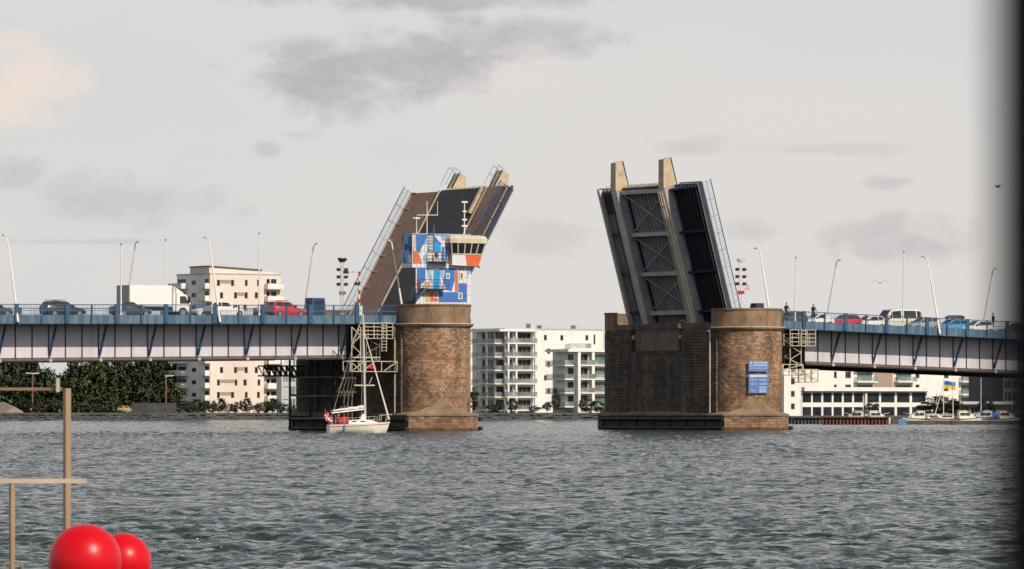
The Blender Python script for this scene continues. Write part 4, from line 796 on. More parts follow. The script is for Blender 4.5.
# x, sill, belt, top, half width, half width at the top
KIND = dict(
    hatch=[(2.05, .38, .60, .62, .66, .60), (1.88, .26, .70, .73, .82, .72), (1.0, .20, .86, .90, .87, .74), (.78, .20, .90, .95, .88, .74), (.05, .20, .93, 1.42, .88, .62), (-.9, .20, .95, 1.47, .88, .62), (-1.55, .22, .97, 1.40, .87, .60), (-1.98, .28, .95, 1.00, .84, .66), (-2.06, .42, .72, .74, .74, .64)],
    sedan=[(2.25, .38, .60, .62, .68, .60), (2.05, .26, .70, .72, .84, .72), (1.0, .20, .84, .88, .89, .74), (.80, .20, .88, .93, .9, .74), (0.0, .20, .92, 1.38, .9, .60), (-.8, .20, .94, 1.42, .9, .60), (-1.6, .22, .95, 1.02, .88, .66), (-2.15, .26, .90, .98, .86, .70), (-2.25, .42, .70, .72, .76, .66)],
    wagon=[(2.25, .38, .62, .64, .68, .60), (2.05, .26, .72, .74, .84, .72), (1.05, .20, .88, .92, .89, .74), (.85, .20, .92, .97, .9, .74), (.1, .20, .95, 1.44, .9, .62), (-.9, .20, .97, 1.49, .9, .63), (-1.9, .22, .99, 1.43, .89, .61), (-2.2, .28, .97, 1.05, .86, .68), (-2.28, .42, .72, .74, .76, .66)],
    suv=[(2.15, .48, .78, .80, .74, .66), (2.0, .34, .88, .91, .88, .76), (1.1, .28, 1.02, 1.06, .93, .78), (.92, .28, 1.05, 1.11, .94, .78), (.3, .28, 1.08, 1.62, .94, .68), (-.9, .28, 1.10, 1.68, .94, .68), (-1.75, .30, 1.11, 1.62, .93, .66), (-2.05, .34, 1.08, 1.14, .9, .72), (-2.15, .5, .84, .86, .8, .7)],
    minibus=[(2.75, .45, .85, .88, .78, .68), (2.6, .34, 1.0, 1.05, .94, .78), (2.15, .30, 1.18, 1.25, .98, .82), (1.98, .30, 1.22, 1.32, .99, .82), (1.25, .30, 1.25, 2.22, .99, .80), (.0, .30, 1.26, 2.32, .99, .82), (-2.0, .30, 1.26, 2.32, .99, .82), (-2.55, .32, 1.26, 2.26, .98, .80), (-2.68, .42, 1.2, 2.1, .94, .76)],
)
def vehicle(kind, name, label, cat, loc, heading, col, group, length=None, roofcol=None, extras=()):
    st = KIND[kind]; L0 = st[0][0] - st[-1][0]; k = (length / L0) if length else 1.0
    t = thing(name, label, cat, loc, group, rz=heading); pm = col
    ring_ = lambda s: [(s[0] * k, -s[4] * .93, s[1]), (s[0] * k, -s[4], s[1] + (s[2] - s[1]) * .45), (s[0] * k, -s[4] * .985, s[2]), (s[0] * k, -s[5], s[3]), (s[0] * k, 0, s[3] + .035), (s[0] * k, s[5], s[3]), (s[0] * k, s[4] * .985, s[2]), (s[0] * k, s[4], s[1] + (s[2] - s[1]) * .45), (s[0] * k, s[4] * .93, s[1])]
    m = MB(); m.loft([ring_(s) for s in st]); m.build('body', pm, t, smooth=True)
    cab = [s for s in st if s[3] - s[2] > .25]; fi = st.index(cab[0]); li = st.index(cab[-1])
    def at_(s, f, o=.012): y = s[4] * .985 + (s[5] - s[4] * .985) * f; return (s[0] * k, y + o, s[2] + (s[3] - s[2]) * f)
    def lerp(a, b, f): return tuple(x + (y - x) * f for x, y in zip(a, b))
    pts = [st[fi - 1]] + cab + ([st[li + 1]] if li + 1 < len(st) else [])
    for sg in (1, -1):
        for i, (s0, s1) in enumerate(zip(pts, pts[1:])):
            if s0 not in cab: q = [lerp(at_(s0, .5), at_(s1, .1), .45), at_(s1, .1), at_(s1, .86)]
            elif s1 not in cab: q = [at_(s0, .1), lerp(at_(s0, .1), at_(s1, .5), .55), at_(s0, .86)]
            else: q = [lerp(at_(s0, .1), at_(s1, .1), .04), lerp(at_(s0, .1), at_(s1, .1), .95), lerp(at_(s0, .86), at_(s1, .86), .95), lerp(at_(s0, .86), at_(s1, .86), .04)]
            m = MB(); q = [(x, sg * y, z) for x, y, z in q]; m.prism(q, (0, -sg * .004, 0)); m.build('side_window', M['cglass'], t)
    for (s0, s1), nm in (((st[fi - 1], st[fi]), 'windscreen'), ((st[min(li + 1, len(st) - 1)], st[li]), 'rear_window')):
        a = [(s0[0] * k, -s0[5] * .9, s0[3]), (s0[0] * k, s0[5] * .9, s0[3]), (s1[0] * k, s1[5] * .88, s1[3]), (s1[0] * k, -s1[5] * .88, s1[3])]
        n_ = (Vector(a[1]) - Vector(a[0])).cross(Vector(a[3]) - Vector(a[0])).normalized(); n_ = n_ if n_.x * (1 if nm == 'windscreen' else -1) > 0 else -n_
        c_ = [Vector(x) + (Vector(lerp(a[0], a[2], .5)) - Vector(x)) * .1 + n_ * .045 for x in a]; m = MB(); m.prism(c_, -n_ * .006); m.build(nm, M['cglass'], t)
    wr = .31 if kind in ('hatch', 'sedan', 'wagon') else .35
    for sx in (st[1][0] * .68, st[-2][0] * .66):
        for sg in (1, -1):
            w = st[3][4]; m = MB(); m.tube((sx * k, sg * (w - .2), wr), (sx * k, sg * (w + .015), wr), wr, n=16); wh = m.build('wheel', M['tyre'], t, smooth=True); m = MB(); m.tube((sx * k, sg * (w + .01), wr), (sx * k, sg * (w + .025), wr), wr * .66, n=12); m.build('rim', M['rim'], wh)
    f, r = st[1], st[-2]
    for sg in (1, -1):
        m = MB(); m.box(f[0] * k - .06, f[0] * k + .09, *sorted((sg * f[4] * .62, sg * f[4] * .93)), f[2] - .16, f[2] - .03); m.build('headlight', M['lampclear'], t)
        m = MB(); m.box(r[0] * k - .05, r[0] * k + .1, *sorted((sg * r[4] * .7, sg * r[4] * .985)), r[2] - .28, r[2] - .02); m.build('taillight', M['lampred'], t)
        m = MB(); m.box(st[fi - 1][0] * k - .28, st[fi - 1][0] * k - .1, *sorted((sg * (st[fi][4] + .0), sg * (st[fi][4] + .17))), st[fi][2] + .02, st[fi][2] + .15); m.build('door_mirror', M['plastic'], t)
    m = MB(); m.box(st[0][0] * k - .05, st[0][0] * k + .02, -.62, .62, st[0][1] - .06, st[0][1] + .12); m.build('front_bumper', M['plastic'], t); m = MB(); m.box(st[-1][0] * k - .02, st[-1][0] * k + .05, -.68, .68, st[-1][1] - .06, st[-1][1] + .12); m.build('rear_bumper', M['plastic'], t)
    zt = max(s[3] for s in st) + .03; xs0, xs1 = cab[-1][0] * k, cab[0][0] * k
    if 'rails' in extras:
        for sg in (1, -1): m = MB(); m.beam((xs0 + .1, sg * .55, zt + .05), (xs1 - .15, sg * .55, zt + .05), .04, .05); m.build('roof_rail', M['plastic'], t)
    if 'box' in extras:
        m = MB(); m.loft([[(x, -w, zt + .08), (x, w, zt + .08), (x, w * .85, zt + .08 + h), (x, -w * .85, zt + .08 + h)] for x, w, h in ((xs0 - .1, .3, .2), (xs0 + .3, .38, .34), (xs1 - .1, .38, .34), (xs1 + .45, .25, .12))]); m.build('roof_box', M['plastic'], t, smooth=True)
        for x in (xs0 + .3, xs1 - .3): m = MB(); m.beam((x, -.6, zt + .04), (x, .6, zt + .04), .06, .05); m.build('roof_bar', M['plastic'], t)
    if 'roof' in extras:
        c0 = [s for s in cab]; m = MB(); m.loft([[(s[0] * k * .995, -s[5] * 1.03, s[3] - .2), (s[0] * k * .995, s[5] * 1.03, s[3] - .2), (s[0] * k * .98, s[5] * .96, s[3] + .06), (s[0] * k * .98, -s[5] * .96, s[3] + .06)] for s in c0]); m.build('roof', roofcol, t, smooth=True)
    return t
LANE_N, LANE_F = -1.3, 3.1
def on_deck(pa, pb, lane, kind):
    x = IY((pa + pb) / 2, 312 if pa < 500 else 320, lane)[0]; s = 0.0965 if pa < 500 else .1025
    return (x, lane, rz(x) - 1.06), ((pb - pa) * s - 1.75 * .5446) / .8387
g_ = 'vehicles waiting on the bridge'
def put(kind, name, label, cat, pa, pb, lane, col, heading, L=None, **kw):
    loc, ln = on_deck(pa, pb, lane, kind); sl_ = -math.atan(.009 if pa < 500 else -.026)
    o = vehicle(kind, name, label, cat, loc, heading, col, g_, length=L or min(max(ln, 3.7), 5.6), **kw); return o
E_, W_ = 0.0, math.pi
blk, drk, wht, slv, rd, blu, crm = paint('black', (.016, .017, .02)), paint('charcoal', (.05, .053, .058), .3), paint('white', (.80, .79, .77)), paint('silver', (.42, .42, .42), .4), paint('red', (.50, .012, .03)), paint('blue', (.05, .30, .55)), paint('cream', (.76, .70, .60))
put('hatch', 'parked_car', 'dark car at the far left edge of the bridge', 'car', -28, 12, LANE_N, drk, E_)
put('wagon', 'parked_car', 'dark estate car waiting alone behind the truck', 'car', 40, 86, LANE_N, blk, E_, extras=('rails',))
put('sedan', 'parked_car', 'dark saloon car beside the rear of the white truck', 'car', 109, 152, LANE_N - 1.3, drk, E_)
put('wagon', 'parked_car', 'white car on the bridge directly ahead of the truck', 'car', 194, 226, LANE_F + .4, wht, W_, extras=('rails',))
put('wagon', 'parked_car', 'silver white estate car on the bridge right of the leaning lamp', 'car', 203, 246, LANE_N, wht, E_)
put('wagon', 'parked_car', 'red estate car waiting nearest the raised left leaf', 'car', 266, 306, LANE_N - .6, rd, E_, extras=('rails',))
put('hatch', 'parked_car', 'dark blue car half hidden behind the red estate car', 'car', 254, 292, LANE_F, paint('navy', (.02, .03, .06)), W_)
put('wagon', 'parked_car', 'dark grey car right beside the right pier', 'car', 772, 806, LANE_F, drk, W_)
put('sedan', 'parked_car', 'white saloon car between the right pier and the red hatchback', 'car', 800, 832, LANE_F, wht, W_)
put('hatch', 'parked_car', 'red hatchback on the right half of the bridge', 'car', 831, 856, LANE_F, rd, W_, L=3.7)
put('hatch', 'parked_car', 'white hatchback in front of the cream minibus', 'car', 854, 881, LANE_F, wht, W_, L=3.9)
put('minibus', 'minibus', 'cream minibus with a pale blue roof on the right span', 'minibus', 874, 919, LANE_F + .9, crm, W_, L=5.4, roofcol=paint('paleblue', (.24, .48, .56)), extras=('roof',))
put('wagon', 'parked_car', 'silver car just behind the cream minibus', 'car', 908, 936, LANE_F - 2.2, slv, W_, L=3.9)
put('wagon', 'parked_car', 'bright blue car with a dark roof box', 'car', 936, 964, LANE_F, blu, W_, L=4.0, extras=('box',))
put('hatch', 'parked_car', 'white car behind the blue car with the roof box', 'car', 962, 990, LANE_F - .6, wht, W_, L=4.0)
put('sedan', 'parked_car', 'dark car at the shadowy right edge of the bridge', 'car', 1000, 1030, LANE_F, drk, W_)
# box truck
def truck():
    xa, xb = IY(116, 300, LANE_N + .9)[0] + .75, IY(190, 300, LANE_N + .9)[0] - .55; L = xb - xa; y = LANE_N + .9; xm = (xa + xb) / 2
    t = thing('box_truck', 'white box truck queuing on the left span', 'truck', (xm, y, rz(xm) - 1.06), g_, rz=0.0); h = L / 2
    w = 1.2; bx0, bx1 = -h, h - 2.0; zt = 3.0
    MB().box(bx0 + .02, bx1, -w, w, .95, zt).build('box_body', paint('white', None), t)
    MB().box(bx0 - .04, bx0 + .018, -w + .02, w - .02, .95, zt - .02).build('rear_door', paint('greydoor', (.16, .16, .17)), t)
    for sg in (-1, 1):
        for x in (bx0 + .05, bx1 - .05): MB().box(x - .05, x + .05, *sorted((sg * (w + .001), sg * (w + .012))), .95, zt - .01).build('corner_trim', paint('silver', None), t)
        MB().box(bx0 + .1, bx1 - .1, *sorted((sg * (w + .001), sg * (w + .014))), .95, 1.07).build('side_rail', M['rim'], t)
    m = MB(); prof = [(bx1 + .12, .55), (h - .05, .55), (h, .9), (h - .02, 1.3), (h - .42, 2.1), (h - .75, 2.25), (bx1 + .12, 2.27)]
    m.loft([[(x, yy, z) for x, z in prof] for yy in (-1.08, -1.02, 1.02, 1.08)]); m.build('cab', paint('white', None), t)
    m = MB(); m.prism([(h - 1.15, -1.085, 1.3), (h - .2, -1.085, 1.3), (h - .55, -1.085, 2.0), (h - 1.15, -1.085, 2.0)], (0, -.01, 0)); m.build('side_window', M['cglass'], t); m = MB(); m.prism([(h - 1.15, 1.085, 1.3), (h - .2, 1.085, 1.3), (h - .55, 1.085, 2.0), (h - 1.15, 1.085, 2.0)], (0, .01, 0)); m.build('side_window', M['cglass'], t)
    m = MB(); m.prism([(h + .0, -.95, 1.33), (h + .0, .95, 1.33), (h - .4, .9, 2.08), (h - .4, -.9, 2.08)], (.025, 0, 0)); m.build('windscreen', M['cglass'], t)
    m = MB(); m.prism([(bx1 + .2, -1, 2.28), (h - .7, -1, 2.28), (bx1 + .35, -1, 2.9), (bx1 + .2, -1, 2.9)], (0, 2, 0)); m.build('wind_deflector', paint('white', None), t)
    MB().box(bx0, h - .8, -.45, .45, .62, .94).build('chassis', M['plastic'], t)
    for x in (h - .85, bx0 + 1.4):
        for sg in (-1, 1):
            wh = MB().tube((x, sg * .8, .47), (x, sg * 1.12, .47), .47, n=18).build('wheel', M['tyre'], t, smooth=True); MB().tube((x, sg * 1.11, .47), (x, sg * 1.13, .47), .28, n=12).build('rim', M['rim'], wh)
    for sg in (-1, 1):
        MB().box(h - .06, h + .02, *sorted((sg * .7, sg * 1.0)), .75, .95).build('headlight', M['lampclear'], t); MB().box(bx0 - .06, bx0 - .04, *sorted((sg * .85, sg * 1.1)), 1.0, 1.25).build('taillight', M['lampred'], t); MB().box(h - .3, h - .15, *sorted((sg * 1.12, sg * 1.36)), 1.4, 1.95).build('door_mirror', M['plastic'], t)
truck()
# ================================================================== PEOPLE
def person(label, loc, heading, top, legs, hair=True, pose='rail', h=1.75, cap=None):
    s = h / 1.75
    J = [((0, 0, .95), .145), ((0, 0, 1.12), .135), ((.01, 0, 1.30), .155), ((.02, 0, 1.45), .10), ((.03, 0, 1.52), .058), ((.05, 0, 1.60), .085), ((.05, 0, 1.69), .088), ((.045, 0, 1.75), .05)]
    Ed = [(0, 1), (1, 2), (2, 3), (3, 4), (4, 5), (5, 6), (6, 7)]
    def chain(root, pts):
        p = root
        for c, r in pts: J.append((c, r)); Ed.append((p, len(J) - 1)); p = len(J) - 1
    for sg in (-1, 1):
        chain(0, [((0, sg * .10, .88), .095), ((.03 if sg > 0 else -.02, sg * .11, .5), .062), ((.0 if sg > 0 else -.05, sg * .115, .1), .042), ((.04 if sg > 0 else -.01, sg * .118, .035), .04), ((.16 if sg > 0 else .11, sg * .13, .03), .032)])
        if pose == 'rail': ar = [((.01, sg * .20, 1.41), .058), ((.06, sg * .26, 1.15), .045), ((.30, sg * .22, 1.06), .036), ((.38, sg * .20, 1.05), .03)]
        elif pose == 'steer': ar = [((.01, sg * .20, 1.41), .058), ((.10, sg * .27, 1.16), .045), ((.34, sg * .18, 1.12), .036), ((.42, sg * .15, 1.13), .03)]
        else: ar = [((.01, sg * .20, 1.41), .058), ((.0, sg * .26, 1.13), .045), ((.06, sg * .25, .90), .036), ((.08, sg * .25, .82), .03)]
        chain(3, ar)
        hd = len(J) - 1; hp = Vector(J[hd][0]); d = (hp - Vector(J[hd - 1][0])).normalized()
        for q in range(4): o = Vector((0, (q - 1.5) * .018, 0)); chain(hd, [(tuple(hp + d * .05 + o), .012), (tuple(hp + d * .085 + o + Vector((0, 0, -.02))), .009)])
        chain(hd, [(tuple(hp + Vector((0, -sg * .035, .01)) + d * .02), .012), (tuple(hp + Vector((0, -sg * .045, .0)) + d * .045), .01)])
    chain(6, [((.135, 0, 1.665), .016)])
    me = bpy.data.meshes.new('body'); me.from_pydata([tuple(x * s for x in j[0]) for j in J], Ed, []); ob = bpy.data.objects.new('body', me); COL.objects.link(ob)
    md = ob.modifiers.new('skin', 'SKIN'); md.use_smooth_shade = True
    for i, v in enumerate(me.skin_vertices[0].data): v.radius = (J[i][1] * s * (1.25 if i < 4 else 1), J[i][1] * s * (.9 if i < 4 else 1)); v.use_root = (i == 0)
    sb = ob.modifiers.new('sub', 'SUBSURF'); sb.levels = 1; sb.render_levels = 1
    dg = bpy.context.evaluated_depsgraph_get(); dg.update(); nm = bpy.data.meshes.new_from_object(ob.evaluated_get(dg)); bpy.data.objects.remove(ob)
    t = thing('person', label, 'person', loc, rz=heading); nm.materials.clear()
    for m_ in (M['skin'], top, legs, M['cloth_black']): nm.materials.append(m_)
    for p in nm.polygons:
        c = p.center / s; p.use_smooth = True
        p.material_index = 3 if c.z < .09 else (2 if c.z < .96 and abs(c.y) < .22 else (0 if c.z > 1.49 or (pose != 'stand' and c.x > .33) or (c.z < .86 and abs(c.y) >= .22) else 1))
    b_ = bpy.data.objects.new('body', nm); COL.objects.link(b_); b_.parent = t
    m = MB(); rr = []
    for k in range(5): a = k / 4 * 1.45; rr.append([(.03 * s + .1 * s * math.cos(a) * math.cos(u) - .012, .094 * s * math.cos(a) * math.sin(u), 1.655 * s + .125 * s * math.sin(a)) for u in np.linspace(0, 2 * math.pi, 14)[:-1]])
    m.loft(rr); m.build('cap' if cap else 'hair', cap or M['hair'], t, smooth=True)
    return t
for px, lb_, tp, lg in ((786, 'person in dark clothes at the railing right beside the right pier', M['cloth_black'], M['jeans']), (813, 'person in a dark jacket with red collar leaning at the near railing', M['cloth_black'], M['cloth_black']), (993, 'person in dark clothes at the railing near the right edge', M['cloth_black'], M['jeans'])):
    x = IY(px, 320, YN + .6)[0]; person(lb_, (x, YN + .55, rz(x) - .975), rad(-90 if px != 993 else 150), tp, lg, pose='rail' if px != 993 else 'stand', h=1.8)
# ================================================================== SAILING BOAT
def sailboat():
    p = GD(357, 449); hd = -YAW + rad(14)
    t = thing('sailing_yacht', 'small white sailing yacht motoring past the left pier', 'sailing boat', (p[0], p[1], 0), rz=hd); L, B = 5.1, 2.05
    def sec(x):
        f = (x + L / 2) / L; w = B / 2 * (1 - max(0, (f - .42) / .58) ** 2.0) * (1 - .28 * max(0, (.42 - f) / .42) ** 2); fb = .74 + .24 * f ** 2
        return f, max(w, .03), fb
    rings = []; sheer = []
    for x in np.linspace(-L / 2, L / 2, 22):
        f, w, fb = sec(x); xr = x + (.34 * (f > .9) * (f - .9) * 10 if False else 0); dk = -.30 * math.sin(math.pi * min(1, f * 1.02)) - .05
        rk = .38 * max(0, f - .75) / .25
        rings.append([(xr + rk, -w, fb), (xr + rk * .5, -w * .94, fb * .45), (xr, -w * .7, .0), (xr, 0, dk), (xr, w * .7, .0), (xr + rk * .5, w * .94, fb * .45), (xr + rk, w, fb)]); sheer.append((xr + rk, w, fb))
    m = MB(); m.loft(rings, closed=False, caps=False); m.add(rings[0], [tuple(range(7))]); m.build('hull', M['hull'], t, smooth=True)
    m = MB(); m.loft([[(x, -w * .97, z - .03), (x, w * .97, z - .03), (x, w * .97, z), (x, -w * .97, z)] for x, w, z in sheer]); m.build('deck', M['deckm'], t)
    for sg in (-1, 1):
        m = MB()
        for (a, b) in zip(sheer, sheer[1:]): m.beam((a[0], sg * (a[1] + .01), a[2] - .16), (b[0], sg * (b[1] + .01), b[2] - .16), .02, .028)
        m.build('red_stripe', M['red'], t)
        m = MB()
        for a in sheer[2:20:3]: m.tube((a[0], sg * a[1] * .95, a[2]), (a[0], sg * a[1] * .95, a[2] + .55), .016, n=5)
        for z in (.3, .55):
            for a, b in zip(sheer[2:20:3], sheer[5:20:3]): m.tube((a[0], sg * a[1] * .95, a[2] + z), (b[0], sg * b[1] * .95, b[2] + z), .01, n=4)
        m.build('guard_rail', M['alu'], t)
    m = MB(); m.loft([[(x, -w, z), (x, w, z), (x, w * .8, z + h), (x, -w * .8, z + h)] for x, w, z, h in ((-.9, .72, .8, .30), (.3, .72, .82, .34), (1.3, .55, .86, .24), (1.75, .35, .9, .05))]); m.build('cabin', M['hull'], t, smooth=True)
    for sg in (-1, 1):
        for x in (-.4, .35): m = MB(); m.box(x - .22, x + .22, *sorted((sg * .64, sg * .675)), .95, 1.06); m.build('cabin_window', M['cglass'], t)
    MB().box(.55, 1.0, -.28, .28, 1.1, 1.18).build('hatch', M['cglass'], t)
    # mast, boom with the stowed mainsail, furled genoa
    mx = .72; mt = 10.3
    MB().tube((mx, 0, .8), (mx - .18, 0, mt), .085, .06, 10).build('mast', M['alu'], t, smooth=True)
    m = MB(); pts = [((mx - .15 - i * .30), .0, 2.15 - .035 * i) for i in range(10)]; rr = []
    for i, (x, y, z) in enumerate(pts): r = .16 - .009 * i; rr.append([(x, y + r * .75 * math.cos(u), z + .1 + r * math.sin(u) + .03 * math.sin(i * 2.1)) for u in np.linspace(0, 2 * math.pi, 9)[:-1]])
    m.loft(rr); m.build('stowed_mainsail', M['sail'], t, smooth=True); MB().tube((mx - .1, 0, 2.05), (mx - 2.95, 0, 1.72), .05, n=8).build('boom', M['alu'], t)
    m = MB(); m.tube((L / 2 + .3, 0, 1.15), (mx - .05, 0, mt - 1.6), .085, .035, 8); m.build('furled_genoa', M['sail'], t, smooth=True)
    for sg in (-1, 1):
        MB().path([(mx - .1, sg * 1.0, .85), (mx - .12, sg * .72, 5.2), (mx - .17, 0, mt - .3)], .012, 4).build('shroud', M['alu'], t); MB().beam((mx - .09, 0, 5.2), (mx - .12, sg * .72, 5.2), .05, .03).build('spreader', M['alu'], t)
    MB().tube((-L / 2 + .1, 0, .8), (mx - .18, 0, mt), .012, n=4).build('backstay', M['alu'], t)
    m = MB(); b = sheer[-1]; m.path([(b[0] - .9, -.42, 1.0), (b[0] - .85, -.38, 1.55), (b[0] + .12, -.12, 1.6), (b[0] + .12, .12, 1.6), (b[0] - .85, .38, 1.55), (b[0] - .9, .42, 1.0)], .022, 6); m.path([(b[0] - .35, -.25, 1.0), (b[0] - .3, -.24, 1.57)], .02); m.path([(b[0] - .35, .25, 1.0), (b[0] - .3, .24, 1.57)], .02); m.build('pulpit', M['alu'], t)
    m = MB(); m.path([(-2.3, -.8, .8), (-2.35, -.78, 1.35), (-2.98, -.6, 1.35), (-2.98, .6, 1.35), (-2.35, .78, 1.35), (-2.3, .8, .8)], .022, 6); m.build('pushpit', M['alu'], t)
    m = MB(); m.loft([[(x, -.75, z), (x, .75, z), (x, .65, z + h), (x, -.65, z + h)] for x, z, h in ((-1.75, .8, .35), (-1.15, .82, .62), (-.85, .95, .4))]); m.build('sprayhood', M['cloth_red'], t, smooth=True)
    m = MB(); m.loft([[(x, -.3, z), (x, .3, z), (x, .25, z + h), (x, -.25, z + h)] for x, z, h in ((.25, 1.15, .2), (.5, 1.15, .55), (.75, 1.15, .3))]); m.build('sail_bag', M['sail'], t, smooth=True)
    for x, z in ((-1.3, .42),): m = MB(); m.tube((x, -1.06 + .25 * max(0, x - .5), z - .26), (x, -1.06 + .25 * max(0, x - .5), z + .3), .08, n=8); m.build('fender', M['railpale'], t, smooth=True)
    fl = MB(); MB().tube((-L / 2 + .05, -.35, .75), (-L / 2 - .35, -.35, 2.05), .02, n=5).build('flagstaff', M['white'], t)
    # red flag with a white cross, hanging in folds
    def cell(u0, u1, v0, v1):
        g = []
        for u in (u0, u1):
            for v in (v0, v1): g.append((-L / 2 - .33 + .62 * u - .12 * v + .04 * math.sin(v * 7), -.37 - .10 * math.sin(u * 6 + v * 3), 1.98 - .72 * v - .62 * u))
        return [g[0], g[2], g[3], g[1]]
    us = [0, .15, .3, .42, .6, .8, 1]; vs_ = [0, .2, .42, .58, .8, 1]
    for nm_, mm, test in (('flag', 'cloth_red', False), ('flag_cross', 'white', True)):
        m = MB()
        for a, b in zip(us, us[1:]):
            for c_, d in zip(vs_, vs_[1:]):
                if (abs((a + b) / 2 - .36) < .07 or abs((c_ + d) / 2 - .5) < .09) == test: q = cell(a, b, c_, d); m.add(q, [(0, 1, 2, 3)])
        m.build(nm_, M[mm], t)
    return t, hd
yt, hd = sailboat()
def on_boat(x, y, z): v = Matrix.Rotation(hd, 3, 'Z') @ Vector((x, y, z)); return tuple(Vector(yt.location) + v)
person('person in black steering at the stern of the sailing yacht', on_boat(-2.25, .25, .42), hd, M['cloth_black'], M['jeans'], pose='steer', h=1.6)
person('person in a red jacket sitting low in the yacht cockpit', on_boat(-1.75, -.3, .12), hd, M['cloth_red'], M['cloth_grey'], pose='stand', h=1.6)
# ================================================================== TREES
def leaf_mat(name, col):
    m = mat(name, col, .75, .45, .3, world=True, island=.25, spec=.15); return m
LEAF = [leaf_mat('leaf_dark', (.050, .072, .038)), leaf_mat('leaf_mid', (.075, .102, .046)), leaf_mat('leaf_olive', (.105, .118, .048))]
def crown_mesh(seed, nclump, per, size, shape):
    g = random.Random(seed); m = MB(); cs = []
    for _ in range(nclump):
        while True:
            p = Vector((g.uniform(-1, 1), g.uniform(-1, 1), g.uniform(-1, 1)))
            if .25 < p.length < 1: break
        p = p * (p.length ** -.35); w = 1 - .45 * max(0, p.z) ** 1.5 if shape == 'tall' else 1 - .2 * abs(p.z)
        c = Vector((p.x * w, p.y * w, p.z)); r = g.uniform(.16, .30); cs.append((len(m.v), c))
        for _ in range(per):
            q = c + Vector((g.gauss(0, 1), g.gauss(0, 1), g.gauss(0, .8))) * r * .5; s = size * g.uniform(.6, 1.35)
            u = Vector((g.gauss(0, 1), g.gauss(0, 1), g.gauss(0, 1))).normalized(); v = u.cross(Vector((g.gauss(0, 1), g.gauss(0, 1), g.gauss(0, 1)))).normalized()
            m.add([q - u * s, q + v * s * .55, q + u * s, q - v * s * .55], [(0, 1, 2, 3)])
    me = bpy.data.meshes.new('crown'); me.from_pydata(m.v, [], m.f)
    V = np.array(m.v); Cn = np.zeros_like(V)
    for (i0, c), nx_ in zip(cs, [q[0] for q in cs[1:]] + [len(V)]): Cn[i0:nx_] = np.array(c)
    Nn = (V - Cn) * 3.0 + V * .8 + RNG.normal(size=V.shape) * .12; Nn[:, 2] += .35; Nn /= np.linalg.norm(Nn, axis=1)[:, None]
    me.polygons.foreach_set('use_smooth', [True] * len(me.polygons)); me.normals_split_custom_set_from_vertices(Nn.tolist()); return me
CR = [crown_mesh(i, 70, 34, .075, 'tall') for i in range(3)] + [crown_mesh(10 + i, 46, 34, .085, 'round') for i in range(3)]
CRM = {}
def crown(i, k):
    if (i, k) not in CRM: me = CR[i].copy(); me.materials.append(LEAF[k]); CRM[(i, k)] = me
    return CRM[(i, k)]
TRK = []
for i in range(2):
    m = MB(); g = random.Random(40 + i); m.tube((0, 0, -.1), (.03, 0, .55), .035, .024, 8)
    for k in range(7):
        a = k * 2.4 + i; z = .3 + .06 * k; m.tube((.015, 0, z), (.2 * math.cos(a), .2 * math.sin(a), z + .22), .014, .005, 5)
    me = bpy.data.meshes.new('trunk'); me.from_pydata(m.v, [], m.f); me.materials.append(M['bark']); TRK.append(me)
def tree(name, label, p, z0, h, w, ci, k, group=None, cat='tree', low=.22):
    t = thing(name, label, cat, (p[0], p[1], z0), group, rz=random.uniform(0, 6.28))
    inst(TRK[ci % 2], 'trunk', t, scale=(h, h, h)); inst(crown(ci, k), 'crown', t, loc=(0, 0, h * (low + (1 - low) / 2)), rot=(0, 0, random.uniform(0, 6)), scale=(w / 2, w / 2, h * (1 - low) / 2)); return t
# the wood on the far shore at the left
WG = 'trees of the dark wood on the far shore'; WL = 'dark green tree in the wood on the far shore left of the beige flats'
def sz(d): return d / FPX
g = random.Random(5)
for row, (d, n, lo, hi) in enumerate(((1230, 17, 344, 356), (1200, 17, 348, 366), (1172, 15, 362, 384))):
    for i in range(n):
        px = -40 + (222 / n) * (i + .5) + g.uniform(-4, 4)
        top = g.uniform(lo, hi)
        if 40 < px < 80: top = 372 + abs(px - 58) * -.2 + g.uniform(-2, 6) + (4 if row == 2 else 0)
        if px > 176: continue
        p = GD(px, d); h = (HOR - top) * sz(d) + CAMZ - 1.55; tree('wood_tree', 'dark green tree at the %s of the far wood, %s' % (('back', 'middle', 'front')[row], 'left of the sky gap' if px < 58 else ('right of the sky gap' if px < 120 else 'beside the beige flats')), p, 1.55, h, g.uniform(5.5, 8.0), g.randrange(6), g.choice((0, 0, 1, 1, 2)), WG, low=.02 if row == 2 else .12)
for px, d, top, w, k, lb_ in ((29, 1142, 400, 5, 0, 'dark bush at the water left of the tall post'), (38, 1140, 403, 5, 2, 'olive bush at the water behind the red lamp mast'), (52, 1143, 398, 6, 0, 'dark round bush just left of the tall foreground post'), (83, 1141, 401, 7, 2, 'low olive scrub on the shore right of the tall foreground post'), (97, 1140, 404, 5, 2, 'yellowish scrub on the shore below the wood'), (112, 1146, 388, 9, 1, 'broad mid green bush in front of the wood, left of the yellow car')):
    p = GD(px, d); tree('shore_bush', lb_, p, 1.55, (HOR - top) * sz(d) + .35, w, 3 + px % 3, k, 'bushes along the far shore', 'bush', low=0)
